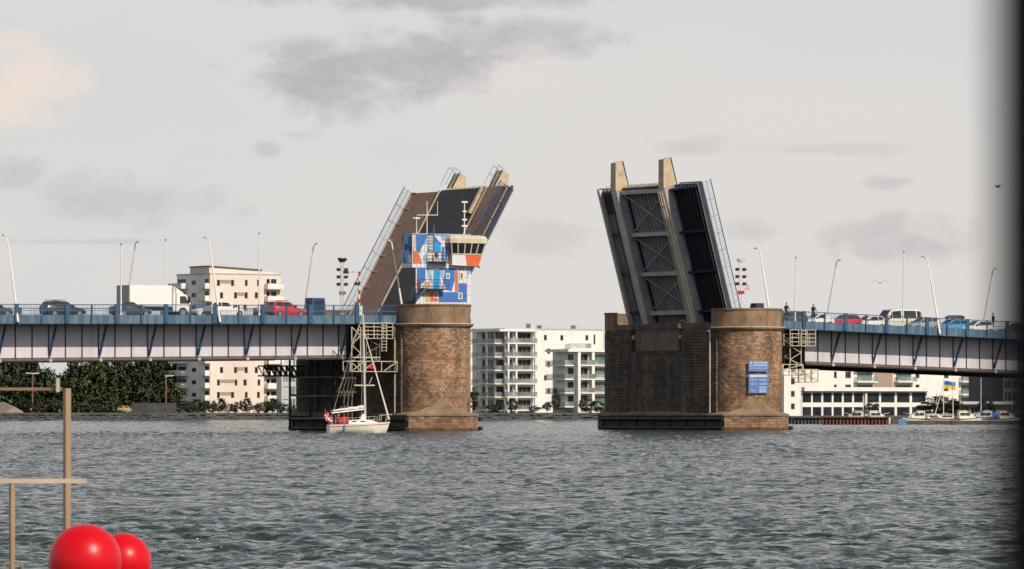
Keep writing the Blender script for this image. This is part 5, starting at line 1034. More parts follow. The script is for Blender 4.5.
for i, (px, top, w, k) in enumerate(((180, 404, 2.6, 0), (189, 402, 3.0, 0), (198, 399, 3.2, 1), (206, 401, 3, 0), (213, 404, 2.6, 2), (219, 398, 3.0, 0), (227, 404, 3, 1), (236, 402, 2.6, 0), (246, 398, 2.6, 0), (257, 404, 3.2, 1), (265, 402, 3.4, 0), (272, 398, 3.4, 0), (280, 403, 3.2, 1), (289, 404, 3, 0))):
    p = GD(px, 1150 + (i % 3) * 3); tree('shore_shrub', 'small dark shrub in the row below the beige flats', p, 1.55, (HOR - top) * sz(1150) + .35, w * 1.15, 3 + i % 3, k, 'shrubs below the beige flats', 'shrub', low=.05)
for i, (px, top, w, k, lb_) in enumerate(((492, 404, 2.2, 1, 'small round tree below the balconies of the white block'), (498, 402, 2.4, 0, 'dark small tree below the left balconies of the white block'), (512, 398.5, 2.6, 1, 'rounded green tree in front of the white balcony block'), (535, 406, 2.4, 0, 'low shrub at the foot of the white wall'), (547, 403, 1.6, 0, 'slim dark conifer against the white wall'), (556, 388, 1.6, 1, 'tall slim young tree between the white blocks'), (570, 410, 2, 2, 'low yellow green shrub before the smaller white block'), (586, 398, 2.8, 1, 'leafy tree before the smaller white block'), (597, 401, 3.2, 0, 'dark leafy tree beside the right pier before the smaller white block'), (473, 388, 2.4, 0, 'dark tree just right of the left pier'))):
    p = GD(px, 1135 + (i % 2) * 3); tree('garden_tree', lb_, p, 1.55, (HOR - top) * sz(1135) + .35, w * 1.3, (3 + i % 3) if 'slim' not in lb_ else i % 3, k, 'trees in front of the white flats', low=.15)
for i, (px, top, w, k, lb_) in enumerate(((931, 403, 5.5, 0, 'dark bush behind the marina left of the flag'), (941, 396, 7.0, 0, 'large dark tree behind the marina by the flag pole'), (951, 400, 5.0, 1, 'green tree right beside the flag pole'), (872, 401, 2.6, 1, 'small tree in front of the dark office windows'), (860, 409, 2.2, 2, 'low bush at the foot of the office building'), (986, 398, 3.0, 0, 'slim dark tree near the right edge of the marina'))):
    p = GD(px, 870); tree('harbour_tree', lb_, p, 1.02, (HOR - top) * sz(870) + .88, w, 3 + i % 3, k, 'trees at the marina', low=.05)
# ================================================================== BUILDINGS
def facade(mb, org, U, N, width, height, holes, depth=.3):
    us = sorted({0, width, *[h[0] for h in holes], *[h[1] for h in holes]}); ws = sorted({0, height, *[h[2] for h in holes], *[h[3] for h in holes]}); Z = Vector((0, 0, 1))
    P = lambda u, w, n=0: org + U * u + Z * w + N * n
    for a, b in zip(us, us[1:]):
        for c, d in zip(ws, ws[1:]):
            if not any(h[0] <= (a + b) / 2 <= h[1] and h[2] <= (c + d) / 2 <= h[3] for h in holes): mb.add([P(a, c), P(b, c), P(b, d), P(a, d)], [(0, 1, 2, 3)])
    for a, b, c, d in holes:
        for q in (((a, c), (b, c)), ((b, c), (b, d)), ((b, d), (a, d)), ((a, d), (a, c))): mb.add([P(*q[0]), P(*q[1]), P(*q[1], -depth), P(*q[0], -depth)], [(0, 1, 2, 3)])
        mb.add([P(a, c, -depth), P(b, c, -depth), P(b, d, -depth), P(a, d, -depth)], [(0, 1, 2, 3)])
def window(t, org, U, N, h, pane='glassdark', fr='frame', bars=1, depth=.3):
    a, b, c, d = h; Z = Vector((0, 0, 1)); tf = lambda u, n, w: org + U * u + N * n + Z * w; e = .05; f = .11
    m = MB(tf)
    for x0, x1, z0, z1 in ((a, b, c, c + f), (a, b, d - f, d), (a, a + f, c + f, d - f), (b - f, b, c + f, d - f)): m.box(x0, x1, -depth + .05, -depth + .17, z0, z1)
    for k in range(bars): x = a + (b - a) * (k + 1) / (bars + 1); m.box(x - f / 2, x + f / 2, -depth + .05, -depth + .16, c + f, d - f)
    w = m.build('window', M[fr], t); MB(tf).box(a + f * .5, b - f * .5, -depth + .06, -depth + .10, c + f * .5, d - f * .5).build('pane', M[pane], w); return w
class Block:
    """an axis-aligned building: front faces -Y at Yf, left side faces -X at Xf"""
    def __init__(s, name, label, px_corner, d, px_right, py_top, depth, wallm, group=None, zb=1.3, side=None):
        s.x0, s.y0 = GD(px_corner, d); s.x1 = IY(px_right, 400, s.y0)[0]; s.zb = zb; s.zt = IY(px_corner, py_top, s.y0)[1]; s.dep = depth; s.wm = wallm; s.sm = side or wallm
        s.t = thing(name, label, 'building', ((s.x0 + s.x1) / 2, s.y0, zb), group); s.fh = []; s.lh = []; s.win = []
        s.FO = (Vector((s.x0, s.y0, zb)), Vector((1, 0, 0)), Vector((0, -1, 0))); s.LO = (Vector((s.x0, s.y0, zb)), Vector((0, 1, 0)), Vector((-1, 0, 0)))
    def fr(s, a, b, c, d): (xa, za), (xb, zb_) = IY(a, d, s.y0), IY(b, c, s.y0); return (xa - s.x0, xb - s.x0, za - s.zb, zb_ - s.zb)
    def lr(s, a, b, c, d): (ya, za), (yb, zb_) = IX(b, d, s.x0), IX(a, c, s.x0); return (ya - s.y0, yb - s.y0, za - s.zb, zb_ - s.zb)
    def _ok(s, h, w, hs): return h[0] > .1 and h[1] < w - .1 and h[2] > .03 and h[3] < s.zt - s.zb - .03 and not any(h[0] < o[1] + .05 and o[0] < h[1] + .05 and h[2] < o[3] + .05 and o[2] < h[3] + .05 for o in hs)
    def F(s, a, b, c, d, **kw):
        h = s.fr(a, b, c, d)
        if s._ok(h, s.x1 - s.x0, s.fh): s.fh.append(h); s.win.append((s.FO, h, kw))
    def L(s, a, b, c, d, **kw):
        h = s.lr(a, b, c, d)
        if s._ok(h, s.dep, s.lh): s.lh.append(h); s.win.append((s.LO, h, kw))
    def done(s):
        m = MB(); facade(m, *s.FO, s.x1 - s.x0, s.zt - s.zb, s.fh); m2 = MB(); facade(m2, *s.LO, s.dep, s.zt - s.zb, s.lh); m2.build('side_wall', M[s.sm], s.t)
        x0, x1, y0, y1, z0, z1 = s.x0, s.x1, s.y0, s.y0 + s.dep, s.zb, s.zt
        m.add([(x1, y0, z0), (x1, y1, z0), (x1, y1, z1), (x1, y0, z1)], [(0, 1, 2, 3)]); m.add([(x0, y1, z0), (x1, y1, z0), (x1, y1, z1), (x0, y1, z1)], [(3, 2, 1, 0)]); m.add([(x0, y0, z1), (x1, y0, z1), (x1, y1, z1), (x0, y1, z1)], [(0, 1, 2, 3)])
        m.build('wall', M[s.wm], s.t)
        for o, h, kw in s.win: window(s.t, *o, h, **kw)
        MB().box(x0 - .12, x1 + .12, y0 - .12, y1 + .12, z1 + .003, z1 + .28).build('roof_edge', M['bgrey'], s.t); return s
    def balF(s, a, b, py, dep=1.6, rail=1.0, rm='balglass', slab='bwhite', tk=.28):
        (xa, z), (xb, _) = IY(a, py, s.y0), IY(b, py, s.y0); bl = MB().box(xa, xb, s.y0 - dep, s.y0 - .02, z - tk, z).build('balcony', M[slab], s.t); m = MB(); m.box(xa, xb, s.y0 - dep, s.y0 - dep + .05, z + .01, z + rail); m.box(xa, xa + .05, s.y0 - dep + .06, s.y0 - .03, z + .01, z + rail); m.box(xb - .05, xb, s.y0 - dep + .06, s.y0 - .03, z + .01, z + rail); o = m.build('balustrade', M[rm], bl); MB().box(xa, xb, s.y0 - dep - .01, s.y0 - dep + .06, z + rail, z + rail + .05).build('handrail', M['frame'], bl); return bl
    def balL(s, a, b, py, dep=1.6, rail=1.0, rm='balglass', slab='bwhite'):
        (ya, z), (yb, _) = IX(b, py, s.x0), IX(a, py, s.x0); bl = MB().box(s.x0 - dep, s.x0 - .02, ya, yb, z - .28, z).build('balcony', M[slab], s.t); m = MB(); m.box(s.x0 - dep, s.x0 - dep + .05, ya, yb, z + .01, z + rail); m.box(s.x0 - dep + .06, s.x0 - .03, ya, ya + .05, z + .01, z + rail); m.build('balustrade', M[rm], bl); return bl
# --- beige flats behind the left span
B1 = Block('apartment_block', 'tall beige block of flats with balconies behind the left span', 210, 1190, 281, 274, 15.5, 'bbeige', side='bwhite')
for k in range(11):
    y = 404.4 - 12.45 * k; pat = k % 3
    if pat == 0: ws = ((220, 223.2), (234, 237.3), (244.6, 247.8), (254.8, 258))
    elif pat == 1: ws = ((217, 220.1), (231, 234.2), (244.9, 247.7), (257, 260))
    else: ws = ((217, 220.1), (234.6, 237.4), (243.4, 246.8), (257.6, 260.4))
    for a, b in ws: B1.F(a, b, y, y + 6.2, bars=0, pane='glassdark')
    B1.F(266.5, 270, y - .8, y + 8, bars=0); B1.F(271, 276.5, y - .8, y + 8, bars=1, pane='glassdark')
    B1.L(177.5, 186, y - .5, y + 7.2, bars=2, pane='glassblue'); B1.L(191.5, 196, y + .8, y + 5, bars=0, pane='glassblue'); B1.L(204.5, 208.8, y - 1, y + 7, bars=1, pane='glassblue')
    B1.balF(264.5, 280.5, y + 8.3, rail=1.05, rm='bwhite', slab='bbeige')
    B1.balL(174.5, 188, y + 7.6, dep=1.8, rm='bwhite'); B1.balL(202.5, 209.6, y + 7.6, dep=1.2, rm='bwhite', slab='bbeige')
    h = B1.fr(*((ws[0][1] + .3, ws[1][0] - .3) if pat != 0 else (237.6, 244.3)), y, y + 3.4); MB().box(B1.x0 + h[0], B1.x0 + h[1], B1.y0 - .05, B1.y0 - .004, B1.zb + h[2], B1.zb + h[3]).build('infill_panel', M['btan'], B1.t)
B1.done()
z0 = B1.zt + .29; (xl, zl), (xm, zm) = IY(213.5, 266.6, B1.y0), IY(262, 270.5, B1.y0)
m = MB(); m.prism([(B1.x0 + .05, B1.y0 + .4, z0), (B1.x1 - .1, B1.y0 + .4, z0), (xm, B1.y0 + .4, zm), (B1.x0 + .05, B1.y0 + .4, zl)], (0, 9, 0)); m.build('penthouse', M['bbeige'], B1.t)
m = MB(); m.prism([(B1.x0 - .1, B1.y0 + .1, zl + .004), (xm + .2, B1.y0 + .1, zm + .004), (xm + .2, B1.y0 + .1, zm + .25), (B1.x0 - .1, B1.y0 + .1, zl + .25)], (0, 9.6, 0)); m.build('sloping_roof', M['bdark'], B1.t)
G = Block('glass_annexe', 'pale grey annexe with glazed corner beside the beige flats', 281.5, 1165, 297, 371, 2.2, 'bgrey', side='bwhite')
for y in (374, 386.5, 399): G.F(283, 288.5, y, y + 8.5 if y < 380 else y + 2, bars=1, pane='glassgreen', fr='bframe'); G.F(290.5, 295.5, y, y + 8.5, bars=1, pane='glassgreen', fr='bframe')
G.done()
# --- white flats between the piers
B2 = Block('apartment_block', 'white six storey block with stacked balconies between the two piers', 505, 1195, 603, 329.3, 14, 'bwhite')
rows = (332.6, 346.2, 359.6, 373, 386.4, 399.6)
for i, y in enumerate(rows):
    B2.F(506.3, 512.0, y, y + 9.6, bars=1, pane='glassblue'); B2.F(514.5, 531.0, y + .3, y + 9.6, bars=3, pane='glassdark')
    B2.L(495.8, 503.8, y, y + 10, bars=1, pane='glassblue', fr='bdark'); B2.L(487.5, 493.5, y + .5, y + 9.5, bars=1, pane='glassgreen'); B2.L(482, 485.5, y + .5, y + 9.5, bars=0, pane='glassdark')
    B2.balF(503.5, 533.8, y + 10.2, dep=1.5, rm='balglass'); B2.balL(480.0, 503.4, y + 10.2, dep=2.4, rm='balglass')
    xa = 544 if i in (0, 3) else 547.2; B2.F(xa, xa + 2.9, y + 2.3, y + 7.8, bars=0, pane='glassdark')
    if i == 0: B2.F(560.4, 563.4, y + 2.6, y + 8, bars=0); B2.F(585.4, 588.4, y + 2.6, y + 8, bars=0); B2.F(593.5, 595.4, y + 2, y + 12, bars=0)
for px in (505.3, 513.2, 532.4):
    x = IY(px, 400, B2.y0)[0]; MB().box(x - .22, x + .22, B2.y0 - 1.45, B2.y0 - 1.05, B2.zb, IY(px, 331, B2.y0)[1]).build('pillar', M['bwhite'], B2.t)
for px in (484.5, 494.6): y_ = IX(px, 400, B2.x0)[0]; MB().box(B2.x0 - 2.35, B2.x0 - 1.95, y_ - .2, y_ + .2, B2.zb, IX(px, 331, B2.x0)[1]).build('pillar', M['bwhite'], B2.t)
(xa, zr_), (xb, _) = IY(503, 329.5, B2.y0), IY(534, 329.5, B2.y0); MB().box(B2.x0 - 2.5, xb, B2.y0 - 1.6, B2.y0 - .13, zr_ - .45, zr_ + .1).build('canopy', M['bwhite'], B2.t); MB().box(B2.x0 - 2.5, B2.x0 - .13, B2.y0 - .125, B2.y0 + 12, zr_ - .45, zr_ + .1).build('canopy', M['bwhite'], B2.t)
(xa, zz), (xb, _) = IY(565, 348, B2.y0), IY(585, 348, B2.y0); B2.balF(565, 586, 348, dep=2.2, rm='balglass')
B2.done()
for a, b, h in ((540, 546, 1.2), (551, 560, .8), (585, 597, .9)): (xa, _), (xb, _) = IY(a, 400, B2.y0), IY(b, 400, B2.y0); MB().box(xa, xb, B2.y0 + 4, B2.y0 + 6, B2.zt + .285, B2.zt + .28 + h).build('roof_plant', M['bgrey'], B2.t)
B2b = Block('apartment_block', 'smaller white block with deep balconies just left of the right pier', 575, 1150, 622, 350.5, 9, 'bwhite')
for i, y in enumerate((354, 367.8, 381.6, 395.4)):
    B2b.F(578.8, 588.0, y, y + 10, bars=1, pane='glassdark'); B2b.F(592.5, 606, y + .3, y + 9.5, bars=2, pane='glassgreen'); B2b.L(567.5, 573.5, y, y + 9.5, bars=1, pane='glassblue')
    B2b.balF(577.8, 612, y + 10.8, dep=1.3); B2b.balL(555, 574.6, y + 10.8, dep=2.6)
for px in (576.3, 590.3):
    x = IY(px, 400, B2b.y0)[0]; MB().box(x - .35, x + .35, B2b.y0 - 1.25, B2b.y0 - .6, B2b.zb, B2b.zt - .3).build('pillar', M['bwhite'], B2b.t)
B2b.done()
MB().box(B2b.x0 - 2.7, B2b.x1, B2b.y0 - 1.4, B2b.y0 - .14, B2b.zt - .3, B2b.zt + .3).build('canopy', M['bwhite'], B2b.t); MB().box(B2b.x0 - 2.7, B2b.x0 - .14, B2b.y0 - .13, B2b.y0 + 8, B2b.zt - .3, B2b.zt + .3).build('canopy', M['bwhite'], B2b.t)
B2c = Block('apartment_block', 'pale block half hidden right beside the left pier', 452, 1260, 483, 341, 10, 'bwhite')
for y in (346, 359, 372, 385, 398): B2c.F(473.5, 475.5, y, y + 6, bars=0); B2c.F(478, 480.5, y, y + 6, bars=0)
B2c.done()
# --- white flats behind the right span
B3 = Block('apartment_block', 'long white block of flats seen under the right span', 787.5, 1190, 1001, 345, 14, 'bwhite', zb=.9)
for i, y in enumerate((348, 361, 374, 387, 400)):
    for a, b, br in ((792, 795.5, 0), (834, 836.8, 0), (845.4, 851, 1), (857, 872, 2), (896, 911, 2), (915.5, 919.5, 0), (944, 948.6, 1), (961, 979, 3), (991, 994.4, 0)): B3.F(a, b, y - 2.4, y + (4.3 if br < 2 else 6.5), bars=br, pane='glassgreen' if br >= 2 else 'glassdark')
    for a, b in ((854, 874), (894, 913), (959, 982)): B3.balF(a, b, y + 7.3, dep=1.6, rm='balglass')
h = B3.fr(874.5, 892, 350, 412); MB().box(B3.x0 + h[0], B3.x0 + h[1], B3.y0 - .3, B3.y0 - .005, B3.zb, B3.zt).build('tan_bay', M['btan'], B3.t)
B3.done()
WW = Block('white_wing', 'narrow white wing of flats right beside the right pier', 784, 962, 801, 362, 10, 'bwhite', zb=.4)
for y in (366, 378.5, 391, 403.5): WW.F(791, 794.8, y, y + 6, bars=0)
WW.done()
OF = Block('office_building', 'low white office with two rows of dark windows behind the marina', 801.5, 1000, 927, 391.5, 14, 'bwhite', zb=.4)
for y0_, y1_ in ((392.6, 402.6), (407, 416.0)):
    for a, b in ((802.4, 811.3), (812.7, 821.5), (823.2, 831.8), (833.5, 842), (843.7, 852.3), (854, 863), (866.5, 879.2), (881, 894.7), (897, 909.7), (912, 925.8)): OF.F(a, b, y0_, y1_, bars=0, pane='glassdark', fr='bdark')
OF.done()
(xa, zr_), (xb, _) = IY(801, 391, OF.y0), IY(929, 391, OF.y0); MB().box(xa, xb, OF.y0 - 1.2, OF.y0 - .13, zr_, zr_ + .75).build('roof_overhang', M['bwhite'], OF.t)
x = IY(864.7, 400, OF.y0)[0]; MB().box(x - .25, x + .25, OF.y0 - .5, OF.y0 - .01, OF.zb, zr_ - .01).build('downpipe', M['bframe'], OF.t)
SH = Block('harbour_shed', 'low sandy coloured shed with a flat roof at the right of the marina', 960, 930, 1004, 404, 8, 'btan', zb=.9)
for a, b in ((962, 969), (971, 979), (983, 996)): SH.F(a, b, 406.5, 414, bars=1, pane='glassdark')
SH.done(); MB().box(SH.x0 - 9, SH.x1 + 1, SH.y0 - 1.5, SH.y0 - .14, SH.zt - .05, SH.zt + .45).build('roof_overhang', M['bgrey'], SH.t)
GB = Block('apartment_block', 'dark glass fronted block at the right edge under the span', 1003, 1120, 1060, 340, 12, 'bdark', zb=.9)
for y in (344, 356, 368, 380, 392, 403):
    for a in (1004.5, 1013, 1021, 1029): GB.F(a, a + 7.5, y, y + 9, bars=1, pane='glassblue')
GB.done()
# ================================================================== SHORE ODDS AND ENDS
for px, y0_, y1_, lb_ in ((32.5, 373.5, 403, 'reddish lamp mast with a flat head before the wood at the left'), (166, 376, 399, 'reddish lamp mast before the wood beside the beige flats')):
    p = GD(px, 1150); zt = CAMZ + (HOR - y0_) * sz(1150); t = thing('lamp_mast', lb_, 'lamp mast', (p[0], p[1], 1.55), 'lamp masts on the far shore')
    MB().tube((p[0], p[1], 1.5), (p[0], p[1], zt), .22, .16, 8).build('mast', M['brownpole'], t); MB().beam((p[0] - .2, p[1], zt), (p[0] + 1.6 * (1 if px > 100 else .9), p[1] - .5, zt + .1), .35, .25).build('head', M['bgrey'], t)
    if px < 100: MB().beam((p[0] + .2, p[1], zt), (p[0] - 1.4, p[1] + .5, zt + .1), .35, .25).build('head', M['bgrey'], t)
p = GD(125, 1136); vehicle('hatch', 'parked_car', 'yellow car on the far shore below the wood', 'car', (p[0], p[1], 1.56), -YAW + 1.15, paint('yellow', (.50, .36, .10)), None)
t = thing('mesh_fence', 'dark mesh fence on the far shore between the yellow car and the flats', 'fence', (*GD(152, 1148), 1.55)); z1 = CAMZ + (HOR - 403) * sz(1148)
for i in range(12):
    a, b = GD(131 + i * 3.8, 1148), GD(131 + (i + 1) * 3.8 - .4, 1148); MB().beam((a[0], a[1], (1.5 + z1) / 2), (b[0], b[1], (1.5 + z1) / 2), .05, z1 - 1.5).build('fence_panel', M['fencegrey'], t); MB().tube((b[0], b[1], 1.5), (b[0], b[1], z1 + .1), .07, n=6).build('fence_post', M['fencegrey'], t)
t = thing('concrete_ramp', 'pale concrete ramp with a railing at the far left shore', 'ramp', (*GD(4, 1135), 1.55)); a, b = GD(-40, 1133), GD(21, 1133); z1 = CAMZ + (HOR - 402) * sz(1133)
m = MB(); m.prism([(a[0], a[1], 1.5), (b[0], b[1], 1.5), (b[0], b[1], 1.9), (a[0] + (b[0] - a[0]) * .7, a[1] + (b[1] - a[1]) * .7, z1), (a[0], a[1], z1)], (DX * 4, DY * 4, 0)); m.build('ramp_wall', M['sand'], t)
for i in range(16): f = i / 16 * .7; q = (a[0] + (b[0] - a[0]) * f, a[1] + (b[1] - a[1]) * f); MB().beam((q[0], q[1], z1), (q[0], q[1], z1 + 1.1), .07, .07).build('railing_post', M['fencegrey'], t)
MB().beam((a[0], a[1], z1 + 1.1), (a[0] + (b[0] - a[0]) * .7, a[1] + (b[1] - a[1]) * .7, z1 + 1.1), .08, .08).build('handrail', M['fencegrey'], t)
p = GD(14, 1126); t = thing('tent_roof', 'small brown pitched canopy at the water on the far left', 'canopy', (p[0], p[1], 1.55)); U_ = Vector((RX, RY, 0))
c0 = Vector((p[0], p[1], 1.55)); m = MB(); m.prism([c0 - U_ * 1.9, c0 + U_ * 1.9, c0 + Vector((0, 0, 1.25))], Vector((DX, DY, 0)) * 3); m.build('canopy_cloth', M['btan'], t); MB().beam(c0 + Vector((0, 0, 1.28)), c0 + Vector((DX * 3, DY * 3, 1.28)), .1, .1).build('ridge_pole', M['brownpole'], t)
# ================================================================== MARINA
def wall_pile(a, b, d, label, m, z1):
    t = thing('sheet_pile_wall', label, 'wharf', (*GD((a + b) / 2, d), 0), 'steel wharves'); n = int((b - a) / 3.4); 
    for i in range(n):
        px = a + (b - a) * i / n; w = (b - a) / n; p, q = GD(px, d), GD(px + w * .52, d); r, s_ = GD(px + w * .56, d + .35), GD(px + w * .98, d + .35)
        mm = MB(); mm.prism([(p[0], p[1], -1), (q[0], q[1], -1), (r[0], r[1], -1), (s_[0], s_[1], -1), (s_[0] + DX, s_[1] + DY, -1), (p[0] + DX, p[1] + DY, -1)], (0, 0, 1 + z1)); mm.build('pile', M[m], t)
    p, q = GD(a - .4, d - .2), GD(b + .4, d - .2); mm = MB(); mm.beam((p[0] + DX * .5, p[1] + DY * .5, z1 + .09), (q[0] + DX * .5, q[1] + DY * .5, z1 + .09), 1.2, .16); mm.build('capping_beam', M['concrete_dark'], t)
wall_pile(822, 889, 722, 'rusty red sheet pile wharf in front of the office building', 'rustwall', .98)
wall_pile(787, 822, 748, 'dark steel wharf beside the right pier', 'bank', .9)
t = thing('pontoon', 'long dark floating pontoon in front of the marina boats', 'pontoon', (*GD(970, 722), 0))
for i in range(12):
    p, q = GD(891 + i * 15, 722), GD(891 + i * 15 + 14.6, 722); MB().beam((p[0], p[1], .12), (q[0], q[1], .12), 2.2, .75).build('float', M['concrete_dark'], t); MB().beam((p[0], p[1], .54), (q[0], q[1], .54), 2.3, .08).build('walkway', M['dullsteel'], t)
p = GD(902, 716); MB().box(p[0] - .7, p[0] + .7, p[1] - .1, p[1], -.2, .8).build('fender_board', M['signblue'], t)
def motorboat(px, d, L, label, kind, hd=0.0, top=None, mast=None):
    p = GD(px, d); t = thing('moored_boat', label, 'boat', (p[0], p[1], 0), 'boats moored in the marina', rz=-YAW + hd); B = L * .33
    rings = []
    for x in np.linspace(-L / 2, L / 2, 12):
        f = (x + L / 2) / L; w = max(.04, B / 2 * (1 - max(0, (f - .45) / .55) ** 2)); fb = .75 + .35 * f * f; rings.append([(x, -w, fb), (x, -w * .8, .05), (x, 0, -.25), (x, w * .8, .05), (x, w, fb)])
    m = MB(); m.loft(rings); m.build('hull', M['hull'], t, smooth=True); m = MB(); m.loft([[(r[0][0], r[0][1] * 1.02, r[0][2] - .1), (r[0][0], -r[0][1] * 1.02, r[0][2] - .1), (r[0][0], -r[0][1] * 1.02, r[0][2]), (r[0][0], r[0][1] * 1.02, r[0][2])] for r in rings]); m.build('rubbing_strake', top or M['navy'], t)
    x0_, x1_ = (-.25 * L, .22 * L)
    m = MB(); m.loft([[(x, -w, .85), (x, w, .85), (x, w * .82, .85 + h), (x, -w * .82, .85 + h)] for x, w, h in ((x0_, B * .36, .55 if kind == 'low' else 1.0), (x1_ - .25 * L, B * .36, .58 if kind == 'low' else 1.05), (x1_, B * .34, .5), (x1_ + .12 * L, B * .2, .05))]); m.build('cabin', M['hull'], t)
    MB().box(x0_ - .15, x1_ - .2 * L, -B * .33, B * .33, .85 + (.6 if kind == 'low' else 1.07), .93 + (.6 if kind == 'low' else 1.07)).build('cabin_roof', M['cream'], t)
    h = .58 if kind == 'low' else 1.05
    for sg in (-1, 1):
        for f0, f1 in ((.06, .36), (.42, .70)):
            xa_, xb_ = x0_ + (x1_ - x0_) * f0, x0_ + (x1_ - x0_) * f1; m = MB(); m.prism([(xa_, sg * B * .352, .85 + h * .42), (xb_ + .1, sg * B * .352, .85 + h * .42), (xb_, sg * B * .328, .85 + h * .78), (xa_, sg * B * .328, .85 + h * .78)], (0, sg * .03, 0)); m.build('cabin_window', M['cglass'], t)
    m = MB(); m.prism([(x1_ - .22 * L, -B * .3, .85 + h * .95), (x1_ - .22 * L, B * .3, .85 + h * .95), (x1_ - .02 * L, B * .3, 1.42), (x1_ - .02 * L, -B * .3, 1.42)], (.03, 0, .03)); m.build('windscreen', M['cglass'], t)
    if kind == 'cover': m = MB(); m.loft([[(x, -B * .4, .95), (x, B * .4, .95), (x, 0, .95 + hh)] for x, hh in ((-L * .48, .5), (-L * .1, 1.2), (L * .3, .7))]); m.build('tarpaulin', M['tarp'], t)
    m = MB(); m.path([(L * .2, -B * .35, 1.0), (L * .25, -B * .33, 1.5), (L * .48, 0, 1.65), (L * .25, B * .33, 1.5), (L * .2, B * .35, 1.0)], .025, 5); m.build('bow_rail', M['alu'], t)
    if mast: MB().tube((0, 0, .9), (mast[0], 0, mast[1]), .07, .04, 6).build('mast', M['alu'], t)
motorboat(876, 737, 4.6, 'white cabin cruiser with dark windows moored by the rusty wharf', 'high', hd=.4)
motorboat(856, 752, 4.0, 'small boat half hidden behind the rusty wharf', 'high', hd=2.8)
motorboat(917, 735, 4.2, 'white wheelhouse boat with a boxy cabin left of the flag', 'high', hd=3.3)
motorboat(934, 742, 4.6, 'white sailing dinghy with a slanting mast', 'low', hd=.3, mast=(1.6, 6.2))
motorboat(946, 733, 4.4, 'low boat with a red rail moored under the flag', 'low', hd=2.9, top=M['red'])
motorboat(966, 734, 4.6, 'white motor boat right of the flag', 'high', hd=.25)
motorboat(984, 738, 4.4, 'boat under a bright blue tarpaulin', 'cover', hd=3.0)
motorboat(1006, 736, 4.2, 'boat with a dark cabin at the right edge of the marina', 'high', hd=.2)
for px, py, lb_ in ((943.5, 380, 'white flagpole flying a blue and yellow flag'), (953, 378, 'bare white flagpole just right of the blue and yellow flag'), (981, 378, 'bare white mast at the right of the marina')):
    p = GD(px, 765); zt = CAMZ + (HOR - py) * sz(765); t = thing('flagpole', lb_, 'flagpole', (p[0], p[1], 1.02), 'poles at the marina'); MB().tube((p[0], p[1], 1.0), (p[0], p[1], zt), .07, .045, 8).build('shaft', M['white'], t); MB().tube((p[0], p[1], zt), (p[0], p[1], zt + .12), .08, .03, 8).build('finial', M['gold'], t)
    if 'flying' in lb_:
        for v0, v1, mm in ((0, .5, 'flagblue'), (.5, 1, 'flagyellow')):
            m = MB(); n = 10
            for i in range(n):
                def q(u, v): w = u * 1.75; return (p[0] + RX * w + DX * .12 * math.sin(u * 9 + v), p[1] + RY * w + DY * .12 * math.sin(u * 9 + v), zt - .15 - v * 1.15 + .06 * math.sin(u * 6) - .12 * u)
                m.add([q(i / n, v0), q((i + 1) / n, v0), q((i + 1) / n, v1), q(i / n, v1)], [(0, 1, 2, 3)])
            m.build('flag_stripe', M[mm], t)
# gulls in the sky
def gull(px, py, d, label, s=1.0):
    p = GD(px, d, py); t = thing('gull', label, 'bird', p, rz=random.uniform(0, 3)); m = MB()
    m.loft([[(x, r * math.cos(u), r * .8 * math.sin(u)) for u in np.linspace(0, 2 * math.pi, 9)[:-1]] for x, r in ((-.28, .01), (-.15, .05), (.0, .075), (.12, .06), (.2, .045), (.26, .03), (.31, .008))]); m.build('body', M['cloth_grey'], t, smooth=True)
    for sg in (-1, 1): m = MB(); m.loft([[(.09 - o, sg * y, z), (-.09 - o * 1.3, sg * y, z), (-.0 - o, sg * y, z + .015)] for y, z, o in ((.04, .03, 0), (.28, .16, -.03), (.68, .10, .12))]); m.build('wing', M['cloth_grey'], t)
gull(880, 283, 430, 'dark gull flying above the cream minibus'); gull(998, 187, 400, 'dark gull high in the sky at the right')
# ================================================================== FOREGROUND ON THE NEAR QUAY
def ball(px, py, rpx, d, label):
    p = GD(px, d, py); r = rpx * d / FPX; t = thing('red_ball', label, 'ball', (p[0], p[1], .5), 'red balls on the quay'); m = MB(); n = 48; rr = []
    for i in range(33): a = -math.pi / 2 + math.pi * i / 32; rr.append([(p[0] + r * max(math.cos(a), .002) * math.cos(u), p[1] + r * max(math.cos(a), .002) * math.sin(u), p[2] + r * math.sin(a)) for u in np.linspace(0, 2 * math.pi, n + 1)[:-1]])
    m.loft(rr); m.build('float', M['ballred'], t, smooth=True); MB().tube((p[0], p[1], .5), (p[0], p[1], p[2] - r * .9), .1, .12, 16).build('foot', M['dullsteel'], t)
ball(85, 560.5, 36.5, 39.0, 'larger glossy red ball at the lower left'); ball(123, 561.5, 28.5, 40.2, 'smaller glossy red ball partly hidden behind the larger one')
def bar(mb, a, b, d, w, h=None): p, q = GD(a[0], d, a[1]), GD(b[0], d, b[1]); mb.beam(p, q, w, h or w, up=(DX, DY, 0)); return mb
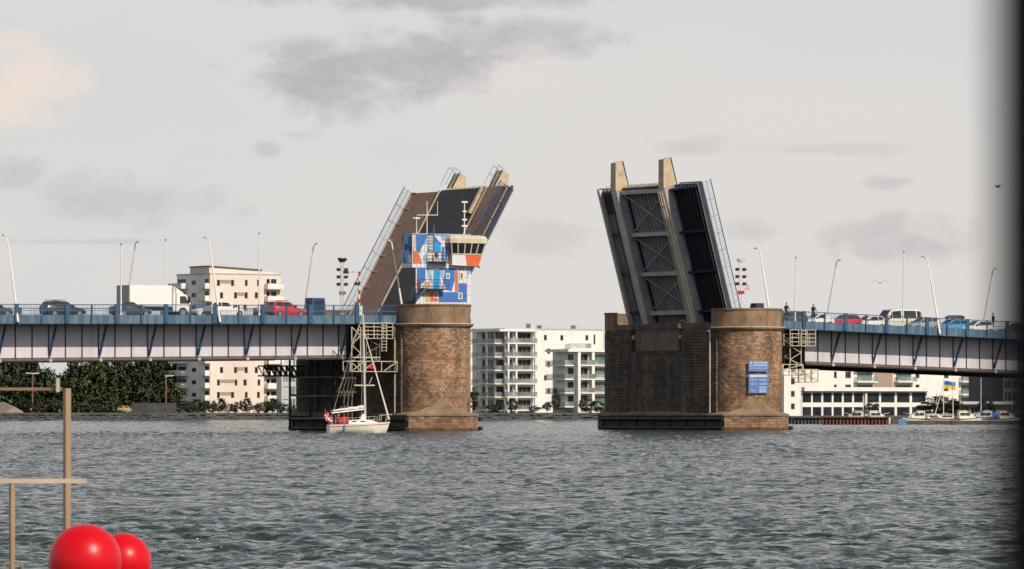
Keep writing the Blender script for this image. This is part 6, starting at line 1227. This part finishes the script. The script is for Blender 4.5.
d = 40.6; t = thing('quay_gate_post', 'tall square golden post with a rail to the left, behind the red balls', 'post', (*GD(67, d), .5)); s_ = d / FPX
p = GD(67, d, 388.5); m = MB(lambda x, y, z: (p[0] + RX * x + DX * y, p[1] + RY * x + DY * y, z)); k_ = 2.9 * s_; c_, n_ = math.cos(-.98) * k_, math.sin(-.98) * k_; m.prism([(-c_ - n_, c_ - n_, .5), (-c_ + n_, -c_ - n_, .5), (c_ + n_, -c_ + n_, .5), (c_ - n_, c_ + n_, .5)], (0, 0, p[2] - .5)); m.build('post', M['gold'], t)
m = MB(); bar(m, (-60, 389), (62.3, 389), d, 2.8 * s_); m.build('top_rail', M['brownrail'], t); m = MB(); bar(m, (58, 378), (58, 392), d - .05, 3.4 * s_); m.build('rail_stop', M['railpine'], t)
d = 39.6; s_ = d / FPX; t = thing('quay_railing', 'golden crossbar on an upright at the lower left edge', 'railing', (*GD(12, d), .5))
m = MB(); bar(m, (-60, 481), (86.5, 481), d, 4.4 * s_, 4.4 * s_); m.build('crossbar', M['railpine'], t); p = GD(12, d); m = MB(); m.beam((p[0], p[1], .5), (p[0], p[1], GD(12, d, 483.3)[2]), 4.4 * s_, 4.4 * s_); m.build('upright', M['gold'], t)
m = MB(); bar(m, (4.5, 580), (4.5, 563), d - .1, 1.3 * s_); bar(m, (4.5, 563), (22.5, 563), d - .1, 1.3 * s_); bar(m, (22.5, 563), (22.5, 580), d - .1, 1.3 * s_); m.build('hoop', M['gold'], t)
# dark post standing right beside the camera, far out of focus
d = 0.95; p = GD(1150, d); t = thing('dark_post', 'black out of focus post at the right edge, very close', 'post', (p[0], p[1], .5)); s_ = d / FPX
x0_ = (1009 - 1150) * s_; m = MB(lambda x, y, z: (p[0] + RX * x + DX * y, p[1] + RY * x + DY * y, z)); m.box(x0_, -x0_ * 1.0, -.03, .03, .52, 3.0); m.build('post', M['postblack'], t); m = MB(lambda x, y, z: (p[0] + RX * x + DX * y, p[1] + RY * x + DY * y, z)); m.box(x0_ - .04, -x0_ + .04, -.08, .08, .5, .52); m.build('base_plate', M['postblack'], t)
